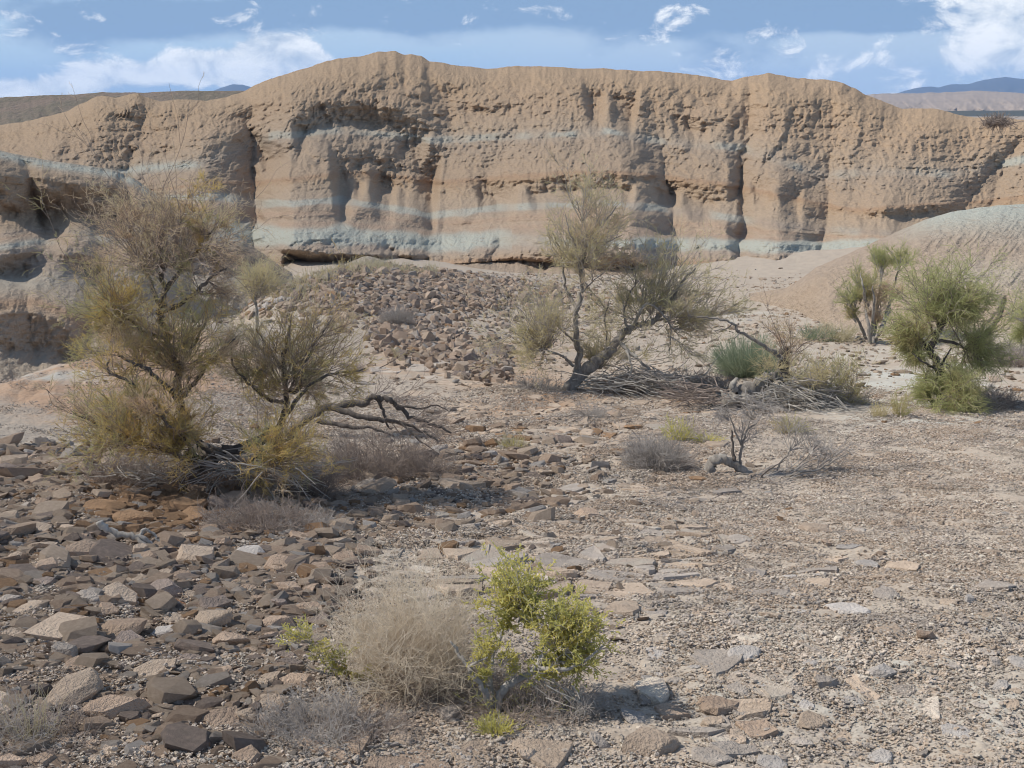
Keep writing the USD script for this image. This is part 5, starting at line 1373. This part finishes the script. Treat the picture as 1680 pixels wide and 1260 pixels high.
H = [  # the stones one can name
    (135, 910, 78, 42, S_BROWN, "large brown angular rock in the left rubble below the bleached branch's left end", (.25, .1)),
    (76, 932, 54, 34, S_BROWN, "brown wedge rock just left of the large angular rock", (.3, .2)),
    (24, 915, 38, 30, S_DUN, "upright dun rock near the left edge above the pale flat slabs", (.5, .1)),
    (165, 833, 78, 26, S_RUST, "long rusty flat rock below the crooked root branch", (.1, 0)),
    (216, 852, 72, 34, S_RUST, "wide rust stained rock right above the bleached branch", (.2, .1)),
    (322, 848, 60, 36, S_RUST, "smooth orange tan flat rock right below the dark stump", (.35, .1)),
    (310, 820, 50, 26, S_RUST, "small rusty rock wedged against the dark stump", (.2, -.2)),
    (231, 900, 30, 30, S_DUN, "squarish dun rock under the bleached branch", (.4, .1)),
    (152, 980, 58, 30, S_GREY, "pale grey flat topped slab in the middle of the left rubble", (.3, .15)),
    (14, 985, 38, 26, S_GREY, "grey slab cut by the left edge of the picture", (.3, .1)),
    (293, 986, 28, 42, S_ORANGE, "long orange rock tilted upright between brown rocks", (.6, .5)),
    (345, 1017, 74, 34, S_DUN, "boxy dun slab with a dark straight front face", (.05, -.05)),
    (298, 1034, 32, 22, S_ORANGE, "bright orange faced rock in front of the boxy dun slab", (.5, 0)),
    (264, 1043, 58, 28, S_PALE, "pale crumbly rock left of the bright orange faced rock", (.3, 0)),
    (107, 1034, 155, 38, S_DUN, "largest long flat slab casting a dark shadow at the left", (.12, -.05)),
    (43, 1008, 76, 30, S_DUN, "dun slab with undercut front above the largest flat slab", (.15, -.1)),
    (107, 1072, 56, 32, S_GREY, "grey block with a pale left face under the largest flat slab", (.1, .2)),
    (214, 1058, 52, 32, S_DARK, "dark pyramid shaped rock right of the largest flat slab", (.3, .1)),
    (188, 1093, 54, 20, S_DARK, "flat dark grey rock below the dark pyramid shaped rock", (.05, 0)),
    (128, 1131, 125, 40, S_DUN, "long dun slab tilted down to the left in the lower rubble", (.3, -.25)),
    (190, 1162, 110, 50, S_BROWN, "big layered brown slab in the lower left rubble", (.25, -.15)),
    (78, 1193, 26, 16, S_PALE, "small whitish stone left of the big layered brown slab", (.2, -.2)),
    (124, 1165, 22, 16, S_PALE, "small blue grey stone on the corner of the big layered brown slab", (.3, 0)),
    (247, 1162, 22, 22, S_BROWN, "left one of two small brown blocks beside the big layered slab", (.2, .2)),
    (264, 1171, 26, 24, S_DUN, "right one of two small brown blocks beside the big layered slab", (.3, -.2)),
    (181, 1254, 28, 20, S_PALE, "pale upright chip at the bottom edge of the picture", (.5, 0)),
    (407, 912, 48, 26, S_PALE, "pale stacked slab in front of the grey brown twig tangle", (.35, -.15)),
    (521, 938, 48, 32, S_BROWN, "brown lump left of the tan dry bush", (.2, .1)),
    (460, 985, 32, 44, S_DARK, "dark conical rock standing left of the tan dry bush", (.2, .2)),
    (372, 1050, 78, 44, S_BROWN, "broad brown hump of rock above the lime green sprig", (.15, .05)),
    (1355, 1119, 48, 26, S_GREY, "left one of two grey stones lying on the gravel at the right", (.15, .1)),
    (1444, 1103, 42, 30, S_PALE, "right one of two grey stones lying on the gravel at the right", (.25, .1)),
    (1517, 1042, 38, 28, S_BROWN, "brown rounded lump with a dark right side on the gravel", (.2, .1)),
    (1405, 972, 16, 14, S_DARK, "tiny dark stone alone on the gravel", (.3, 0)),
    (1517, 906, 24, 12, S_DARK, "dark flat stone far out on the right gravel", (.1, .2)),
    (1358, 892, 22, 14, S_BROWN, "small brown stone with a pointed right end", (.2, .3)),
    (1592, 985, 30, 16, S_PALE, "pale oval slab near the right edge", (.2, .1)),
    (1633, 1088, 26, 20, S_GREY, "grey stone near the right edge above a pale one", (.3, .1)),
    (1637, 1128, 28, 22, S_PALE, "pale square stone near the right edge", (.3, .1)),
    (1173, 1160, 78, 28, S_BROWN, "brown slab with deep shadow below the lime green shrub's right side", (-.1, .15)),
    (1167, 1187, 46, 24, S_DUN, "dun slab broken in two below the shadowed brown slab", (.1, -.1)),
    (1061, 1110, 20, 30, S_PALE, "pale blue grey stone standing upright right of the lime green shrub", (.7, .3)),
    (1081, 1104, 16, 20, S_PALE, "small pale stone beside the upright blue grey one", (.6, .2)),
    (1043, 1178, 54, 16, S_PALE, "long thin pale grey slab in the lime green shrub's shadow", (.1, .15)),
    (1068, 1222, 98, 44, S_DUN, "broad pale dun slab at the bottom below the lime green shrub", (.12, 0)),
    (657, 1215, 40, 30, S_DUN, "pale block with a dark right side below the tan dry bush", (.2, .2)),
    (768, 1229, 18, 18, S_DARK, "small dark stone below the tiny lime green tuft", (.3, 0)),
    (1144, 842, 18, 24, S_DUN, "yellowish pointed stone on the gravel left of the dead shrub's shadow", (.2, .2)),
    (961, 842, 48, 18, S_BROWN, "brown flat rock on the ledges above the lime green shrub", (.1, .1)),
    (911, 894, 18, 18, S_PALE, "small grey stone right above the lime green shrub", (.4, .1)),
    (1193, 760, 24, 14, S_DUN, "dun stone under the dead shrub's bent log", (.1, .1)),
    (20, 770, 44, 24, S_DARK, "dark overhanging rock at the left edge near the clay spur", (.1, .1)),
    (868, 1237, 36, 20, S_DUN, "flat dun stone at the bottom edge left of the broad pale slab", (.1, .1)),
    (985, 1215, 34, 22, S_GREY, "grey stone left of the broad pale dun slab", (.15, .1)),
]
for px, py, w, h, mt, lb, tl in H:
    rock(px, py, w, h, mt, lb, tilt=tl)

# the rest of the rubble that can be told apart
REGION = [  # name, label, mats, number, sampler box, size range, tilt
    ("rock", "flat broken brown rock in the rubble left of the tan dry bush", "rubble rocks at the left", [S_BROWN, S_BROWN, S_DUN, S_DUN, S_BROWN, S_DARK], 150, (0, 640, 860, 1250), (30, 92), .16, .55),
    ("rock", "grey broken rock in the rubble between the left edge and the big tree's stump", "rubble rocks beside the stump", [S_BROWN, S_GREY, S_DUN, S_DUN], 56, (0, 330, 735, 880), (18, 52), .22, .55),
    ("rock", "rust stained rock in the rubble around the big tree's stump", "rusty rocks around the stump", [S_RUST, S_RUST, S_BROWN], 24, (130, 420, 800, 905), (20, 48), .22, .60),
    ("rock", "dark angular rock in the lower rubble band behind the arched dead limb", "rocks of the lower rubble band", [S_DARK, S_BROWN, S_BROWN, S_GREY], 22, (620, 820, 520, 620), (10, 22), .45, .55),
]
TONE = {id(S_BROWN): "brown", id(S_DUN): "dun", id(S_GREY): "grey", id(S_PALE): "pale grey", id(S_RUST): "rusty", id(S_DARK): "dark"}
PLACES = [(60, 760, "at the left edge below the clay spur"), (170, 775, "left of the crooked root branch"), (60, 850, "at the left edge level with the stump"), (160, 860, "above the bleached branch"), (300, 840, "right below the stump"),
          (370, 870, "by the grey twig tangle's left end"), (40, 940, "at the left edge below the bleached branch"), (150, 930, "below the bleached branch's left end"), (270, 930, "below the bleached branch's right end"), (400, 950, "below the grey twig tangle"),
          (520, 900, "right of the grey twig tangle"), (560, 960, "just left of the tan dry bush's top"), (460, 1000, "around the dark conical rock"), (310, 1010, "around the boxy dun slab"), (180, 1000, "above the largest flat slab"), (40, 1040, "left of the largest flat slab"),
          (120, 1090, "below the largest flat slab"), (240, 1090, "right of the dark flat grey rock"), (350, 1090, "below the broad brown hump"), (470, 1080, "beside the left lime green sprig"), (60, 1150, "left of the long tilted slab"), (180, 1190, "around the big layered slab"),
          (300, 1150, "right of the big layered slab"), (400, 1180, "left of the grey dead twigs"), (60, 1230, "in the bottom left corner"), (250, 1240, "at the bottom edge left of the dead twigs"), (680, 550, "on the lower rubble band's left half"), (770, 585, "on the lower rubble band's right half"),
          (1120, 900, "on the gravel right of the cracked ledges"), (1250, 900, "on the gravel below the dead shrub"), (1400, 890, "far out on the right gravel"), (1600, 900, "at the right edge far out"), (1130, 1020, "right of the lime green shrub"), (1280, 1010, "in the middle of the right gravel"),
          (1420, 1020, "above the two grey stones"), (1600, 1040, "near the right edge beside the pale oval slab"), (1250, 1130, "left of the two grey stones"), (1400, 1180, "below the two grey stones"), (1580, 1190, "in the bottom right corner"), (1150, 1220, "at the bottom edge right of the broad pale slab"),
          (780, 680, "right of the arched dead limb"), (960, 680, "around the thin grey twig cushion"), (1130, 670, "below the centre tree's stick pile"), (800, 770, "around the yellow grass tuft"), (1000, 770, "left of the grey brown cushion bush"), (1150, 780, "left of the bent grey log")]


def placed(px, py, w, lo, hi, mat, noun):
    size = "small" if w < lo + .22 * (hi - lo) else "large" if w > lo + .6 * (hi - lo) else "middle sized"
    place = min(PLACES, key=lambda p: (p[0] - px) ** 2 + (1.6 * (p[1] - py)) ** 2)[2]
    return f"{size} {TONE[id(mat)]} {noun} {place}"


for name, label, group, mats, num, (x0, x1, y0, y1), (s0, s1), tl, thr in REGION:
    made = tries = 0
    while made < num and tries < 12000:
        tries += 1
        px, py = R_RNG.uniform(x0, x1), R_RNG.uniform(y0, y1)
        w = s0 + (s1 - s0) * R_RNG.random() ** 2.2
        if rubble_mask(np.array(px), np.array(py)) < R_RNG.uniform(thr - .25, thr + .2):
            continue
        if any(abs(px - a) < 0.33 * (w + c) and abs(py - b) < 0.15 * (w + c) for a, b, c in ROCKS):
            continue
        mt = mats[R_RNG.integers(len(mats))]
        lb = placed(px, py, w, s0, s1, mt, "broken rock")
        rock(px, py, w, w * R_RNG.uniform(.35, .6), mt, lb, name=name, group=lb, tilt=(0.16 + tl * R_RNG.normal(), tl * R_RNG.normal() * .8), n=int(R_RNG.integers(5, 9)), sub=2 if w > 36 else 1 if w > 18 else 0, thick=R_RNG.uniform(.18, .40))
        made += 1

# flat slabs let into the clay
SLABS = [("flat_stone", "flat pale grey slab lying flush in the right gravel", "flush slabs in the gravel", [S_PALE, S_GREY, S_GREY, S_DUN], 90, (1060, 1680, 860, 1250), (22, 70)),
         ("flat_stone", "small flat slab on the stony slope below the centre tree", "small slabs on the middle slope", [S_DUN, S_DUN, S_RUST, S_DUN, S_BROWN], 60, (740, 1180, 650, 800), (16, 44))]
for name, label, group, mats, num, (x0, x1, y0, y1), (s0, s1) in SLABS:
    made = tries = 0
    while made < num and tries < 6000:
        tries += 1
        px, py = R_RNG.uniform(x0, x1), R_RNG.uniform(y0, y1)
        w = s0 + (s1 - s0) * R_RNG.random() ** 1.8
        if any(abs(px - a) < 0.46 * (w + c) and abs(py - b) < 0.24 * (w + c) for a, b, c in ROCKS):
            continue
        mt = mats[R_RNG.integers(len(mats))]
        lb = placed(px, py, w, s0, s1, mt, "flat stone")
        rock(px, py, w, w * .4, mt, lb, name=name, cat="stone", group=lb, tilt=(0.05 * R_RNG.normal() + .03, 0.05 * R_RNG.normal()), thick=R_RNG.uniform(.10, .18), depth=R_RNG.uniform(.75, 1.3), sink=.30, n=int(R_RNG.integers(7, 12)), yaw=R_RNG.uniform(0, 6.28))
        made += 1


# plates of cracked bedrock, each one its own piece
from scipy.spatial import Voronoi
bed = UsdGeom.Xform.Define(stage, numbered("cracked_bedrock"))
tag(bed, "cracked bedrock plates breaking out of the clay slope", kind="structure")


PLATES = []


def plates(quad, cell, keep, mats, stretch=1.5, thick=.022):
    """Irregular plates over the ground between four picture points."""
    q = np.array([ground_at(*p, smooth=True) for p in quad])
    lo, hi = q[:, :2].min(0), q[:, :2].max(0)
    n = int((hi[0] - lo[0]) * (hi[1] - lo[1]) / (cell * cell * stretch))
    pts = R_RNG.uniform(lo - cell, hi + cell, (n, 2)) * [1, 1 / stretch]
    vor = Voronoi(pts)
    for i, ri in enumerate(vor.point_region):
        reg = vor.regions[ri]
        if -1 in reg or len(reg) < 4:
            continue
        c = pts[i] * [1, stretch]
        px, py = project(np.array([c[0], c[1], float(ground_z(*c))]))
        box = min(px - min(p[0] for p in quad), max(p[0] for p in quad) - px, (py - min(p[1] for p in quad)) * 1.5, (max(p[1] for p in quad) - py) * 1.5)
        if box < 0 or R_RNG.random() > keep * min(1, box / 60 + .15):
            continue
        poly = vor.vertices[reg] * [1, stretch] - c
        if np.abs(poly).max() > 2.2 * cell:
            continue
        poly = poly * R_RNG.uniform(.86, .95)
        k = len(poly)
        mid = (poly + np.roll(poly, -1, 0)) / 2 * R_RNG.uniform(.90, 1.02, (k, 1))
        ring = np.empty((2 * k, 2)); ring[0::2] = poly * R_RNG.uniform(.90, 1.0, (k, 1)); ring[1::2] = mid
        gx, gy = slope_at(c[0], c[1], .2)
        tx, ty = float(gx) + .05 * R_RNG.normal(), float(gy) + .06 * R_RNG.normal()
        lift = R_RNG.uniform(.2, 1.0) * thick
        zt = ring[:, 0] * tx + ring[:, 1] * ty
        top = np.column_stack([ring * .95, zt + lift + .004 * R_RNG.normal(size=2 * k)])
        rim = np.column_stack([ring, zt + lift - .010])
        bot = np.column_stack([ring * 1.02, zt - .05])
        cen = np.array([[0, 0, lift + .004 * R_RNG.normal()]])
        v = np.vstack([top, rim, bot, cen]) + [c[0], c[1], float(base_z(c[0], c[1])) + .5 * (float(ground_z(*c)) - float(base_z(c[0], c[1])))]
        m2 = 2 * k
        f = []
        for j in range(m2):
            j2 = (j + 1) % m2
            f += [[3 * m2, j, j2], [m2 + j, m2 + j2, j], [j, m2 + j2, j2], [2 * m2 + j, 2 * m2 + j2, m2 + j], [m2 + j, 2 * m2 + j2, m2 + j2]]
        f = np.array(f)
        if np.cross(poly[0], poly[1]) < 0:
            f = f[:, ::-1]
        PLATES.append((float(np.ptp(poly[:, 0])) / c[1] * (.3 + .7 * min(1, 6 / c[1])), v, f, mats[R_RNG.integers(len(mats))]))


plates([(640, 790), (1190, 790), (1210, 1020), (640, 1020)], .155, .85, [S_DUN, S_DUN, S_GREY, S_CLAY], 1.3)
plates([(720, 650), (1180, 650), (1180, 790), (720, 790)], .19, .45, [S_DUN, S_CLAY, S_DUN, S_RUST], 1.6)
plates([(430, 1150), (1320, 1150), (1320, 1270), (430, 1270)], .11, .30, [S_DUN, S_GREY, S_BROWN], 1.2, .014)
plates([(1050, 900), (1700, 900), (1700, 1270), (1050, 1270)], .13, .16, [S_GREY, S_CLAY, S_DUN, S_GREY], 1.3, .012)
plates([(560, 540), (780, 540), (780, 660), (560, 660)], .28, .35, [S_DUN, S_CLAY, S_GREY], 1.6)
PLATES.sort(key=lambda p: -p[0])
print("plates", len(PLATES))
for _, v, f, mt in PLATES[:300]:
    put_mesh("plate", v, f, mt, str(bed.GetPath()), smooth=False)
if PLATES[300:]:
    rest = trimesh.util.concatenate([trimesh.Trimesh(v, f, process=False) for _, v, f, _m in PLATES[300:]])
    tag(put_mesh("small_plates", rest.vertices, rest.faces, S_DUN, str(bed.GetPath()), smooth=False), kind="stuff")


# ------------------------------------------------------------------ what nobody could count
def instancer(name, label, protos, pos, nrm, scale, which, yaw=None, jitter=0.0):
    pi = UsdGeom.PointInstancer.Define(stage, numbered(name))
    for i, (v, f, mt) in enumerate(protos):
        put_mesh("stone_piece", v, f, mt, str(pi.GetPath()), smooth=False)
    paths = [c.GetPath() for c in pi.GetPrim().GetChildren()]
    pi.CreatePrototypesRel().SetTargets(paths)
    n = len(pos)
    yaw = R_RNG.uniform(0, 2 * np.pi, n) if yaw is None else yaw
    z = unit(nrm + jitter * R_RNG.normal(size=(n, 3)))
    # quaternion: turn about z by yaw, then lean z to the normal
    axis = np.cross([0, 0, 1.0], z); s = np.linalg.norm(axis, axis=1); a = np.arctan2(s, z[:, 2])
    axis = axis / np.maximum(s, 1e-9)[:, None]
    qa = np.column_stack([np.cos(a / 2), axis * np.sin(a / 2)[:, None]])
    qb = np.column_stack([np.cos(yaw / 2), 0 * yaw, 0 * yaw, np.sin(yaw / 2)])
    w = qa[:, 0] * qb[:, 0] - qa[:, 3] * qb[:, 3]
    x = qa[:, 1] * qb[:, 0] + qa[:, 2] * qb[:, 3]
    y = qa[:, 2] * qb[:, 0] - qa[:, 1] * qb[:, 3]
    zz = qa[:, 0] * qb[:, 3] + qa[:, 3] * qb[:, 0]
    pi.CreatePositionsAttr(Vt.Vec3fArray.FromNumpy(pos.astype(np.float32)))
    pi.CreateOrientationsAttr(Vt.QuathArray([Gf.Quath(float(p), float(q), float(r), float(t)) for p, q, r, t in zip(w, x, y, zz)]))
    pi.CreateScalesAttr(Vt.Vec3fArray.FromNumpy(scale.astype(np.float32)))
    pi.CreateProtoIndicesAttr(Vt.IntArray.FromNumpy(which.astype(np.int32)))
    tag(pi, label, kind="stuff")


def normals_at(x, y, e=0.1):
    gx, gy = slope_at(x, y, e)
    return unit(np.column_stack([-gx, -gy, np.ones_like(gx)]))


def scatter(n, d0, d1, amax=0.62, power=1.0):
    """Places spread over the ground between the distances d0 and d1."""
    u = R_RNG.random(n)
    D = (d0 ** (2 - power) + u * (d1 ** (2 - power) - d0 ** (2 - power))) ** (1 / (2 - power)) if power != 2 else d0 * (d1 / d0) ** u
    a = R_RNG.uniform(-amax, amax, n)
    x = a * (D + 2.0) * 0.98
    z = ground_z(x, D)
    px, py = project(np.column_stack([x, D, z]))
    return x, D, z, px, py


# small broken stones filling the rubble
shapes = []
for mt, k in ((S_BROWN, 5), (S_DUN, 5), (S_GREY, 2), (S_PALE, 1), (S_RUST, 1), (S_DARK, 2)):
    for _ in range(k):
        v, f = rock_shape(1.0, R_RNG.uniform(.6, .95), R_RNG.uniform(.16, .42), int(R_RNG.integers(5, 8)), sub=False)
        shapes.append((v, f, mt))
x, y, z, px, py = scatter(130000, 2.4, 38, power=2)
m = rubble_mask(px, py)
keep = (R_RNG.random(len(x)) < m * 0.95) & (px > -80) & (px < 1760) & (py < 1330)
x, y, z, px, py, m = (q[keep] for q in (x, y, z, px, py, m))
size = y * np.exp(R_RNG.normal(np.log(0.0088), 0.52, len(x))) + 0.012
size = np.clip(size, .02, .30)
sc = size[:, None] * R_RNG.uniform(.75, 1.25, (len(x), 3))
which = R_RNG.integers(0, len(shapes), len(x))
rusty = (gblob(px, py, 250, 835, 130, 55) > R_RNG.uniform(.25, 1.0, len(x)))
which = np.where(rusty, 13, which)
print("rubble", len(x))
instancer("rubble", "loose small brown and grey broken stones filling the rubble", shapes, np.column_stack([x, y, z + size * .08]), normals_at(x, y), sc, which, jitter=.16)

# the rubble bank under the ridge: dense dark broken rock
bx, by, bz, bpx, bpy = scatter(80000, 17, 37, amax=.34, power=1)
bm = np.maximum(gblob(bpx, bpy, 650, 478, 200, 34), np.exp(-((bpy - interp(bpx, [(560, 540), (640, 545), (720, 570), (800, 600)])) / 24) ** 2) * sst(bpx, 590, 640) * sst(-bpx, -850, -800))
ok = (R_RNG.random(len(bx)) < bm) & (by < interp(bpx, CREST) + 1.0)
bx, by, bz = bx[ok], by[ok], bz[ok]
bs = np.clip(np.exp(R_RNG.normal(np.log(.115), .45, len(bx))), .05, .4)
print("bank", len(bx))
instancer("rubble", "dense dark broken rock piled on the bank under the ridge", shapes, np.column_stack([bx, by, bz + bs * .12]), normals_at(bx, by), bs[:, None] * R_RNG.uniform(.75, 1.25, (len(bx), 3)) * [1, 1, 1.6], np.array([0, 1, 2, 3, 4, 5, 6, 7, 10, 11, 2, 14, 15])[R_RNG.integers(0, 13, len(bx))], jitter=.6)

# stones strewn over the middle slope
x, y, z, px, py = scatter(26000, 4.0, 40, power=1.6)
ok = (px > -60) & (px < 1740) & (py > 440) & (R_RNG.random(len(x)) > .93 * sst(-px, -420, -250) * sst(-py, -740, -690))
dens = np.clip(0.25 + 0.9 * fb(x * .35, y * .35, octaves=3, seed=44) - .25 + .5 * gblob(px, py, 900, 720, 330, 170) - .45 * sst(px, 1050, 1250), 0.06, 1)
ok &= R_RNG.random(len(x)) < dens
x, y, z, px, py = (q[ok] for q in (x, y, z, px, py))
size = np.clip(np.exp(R_RNG.normal(np.log(0.035), 0.55, len(x))) * (0.6 + y * .04), .015, .22)
sc = size[:, None] * R_RNG.uniform(.75, 1.25, (len(x), 3)) * np.array([1, 1, .8])
print("strewn", len(x))
pool = np.array([0, 1, 5, 6, 7, 8, 9, 5, 6, 7, 8, 9, 10, 11, 12, 13])
instancer("loose_stones", "small stones and clods strewn over the clay slope", shapes, np.column_stack([x, y, z + size * .05]), normals_at(x, y), sc, pool[R_RNG.integers(0, len(pool), len(x))], jitter=.22)

# coarser stones out to the foot of the ridge
x, y, z, px, py = scatter(30000, 15, 52, amax=.55, power=1)
ok = (px > 780) & (px < 1740) & (py > 440) & (R_RNG.random(len(x)) < np.clip(.15 + 1.6 * (fb(x * .3, y * .3, octaves=3, seed=48) - .3), 0, 1))
x, y, z = x[ok], y[ok], z[ok]
size = np.clip(np.exp(R_RNG.normal(np.log(.085), .45, len(x))), .03, .3)
instancer("loose_stones", "scattered stones on the flat between the trees and the ridge's foot", shapes, np.column_stack([x, y, z + size * .04]), normals_at(x, y), size[:, None] * R_RNG.uniform(.75, 1.25, (len(x), 3)), pool[R_RNG.integers(0, len(pool), len(x))], jitter=.2)

# gravel of clay chips: small patches of chips that follow the ground
patches = []
for k, mt in enumerate((S_CLAY, S_CLAY, S_DUN, S_CLAY, S_GREY, S_DUN)):
    vs, fs, off = [], [], 0
    for _ in range(260):
        w = float(np.clip(np.exp(R_RNG.normal(np.log(.0115), .42)), .006, .034))
        v, f = rock_shape(w, w * R_RNG.uniform(.6, 1), w * R_RNG.uniform(.18, .40), 5, sub=False)
        M = rot(R_RNG.uniform(0, 6.28), R_RNG.normal() * .25, R_RNG.normal() * .25)
        r_, a_ = .23 * math.sqrt(R_RNG.random()), R_RNG.uniform(0, 6.28)
        vs.append(v @ M.T + [r_ * math.cos(a_), r_ * math.sin(a_), w * .06]); fs.append(f + off); off += len(v)
    patches.append((np.vstack(vs), np.vstack(fs), mt))
x, y, z, px, py = scatter(6800, 2.3, 16, power=1.25)
dens = np.clip(.50 + 2.0 * (fb(x * .7, y * .7, octaves=4, seed=46) - .40) + .5 * sst(px, 1000, 1250) * sst(py, 700, 800), 0, 1) * (1 - .05 * rubble_mask(px, py)) * (1 - .9 * sst(-px, -420, -250) * sst(-py, -740, -690))
ok = (px > -60) & (px < 1740) & (py < 1320) & (R_RNG.random(len(x)) < dens)
x, y, z = x[ok], y[ok], z[ok]
sc = np.repeat((R_RNG.uniform(.75, 1.15, len(x)) * np.clip(.75 + y * .06, .9, 1.7))[:, None], 3, 1)
print("gravel patches", len(x))
instancer("gravel", "dry clay chips and gravel covering the ground", patches, np.column_stack([x, y, z]), normals_at(x, y, .15), sc, R_RNG.integers(0, len(patches), len(x)))
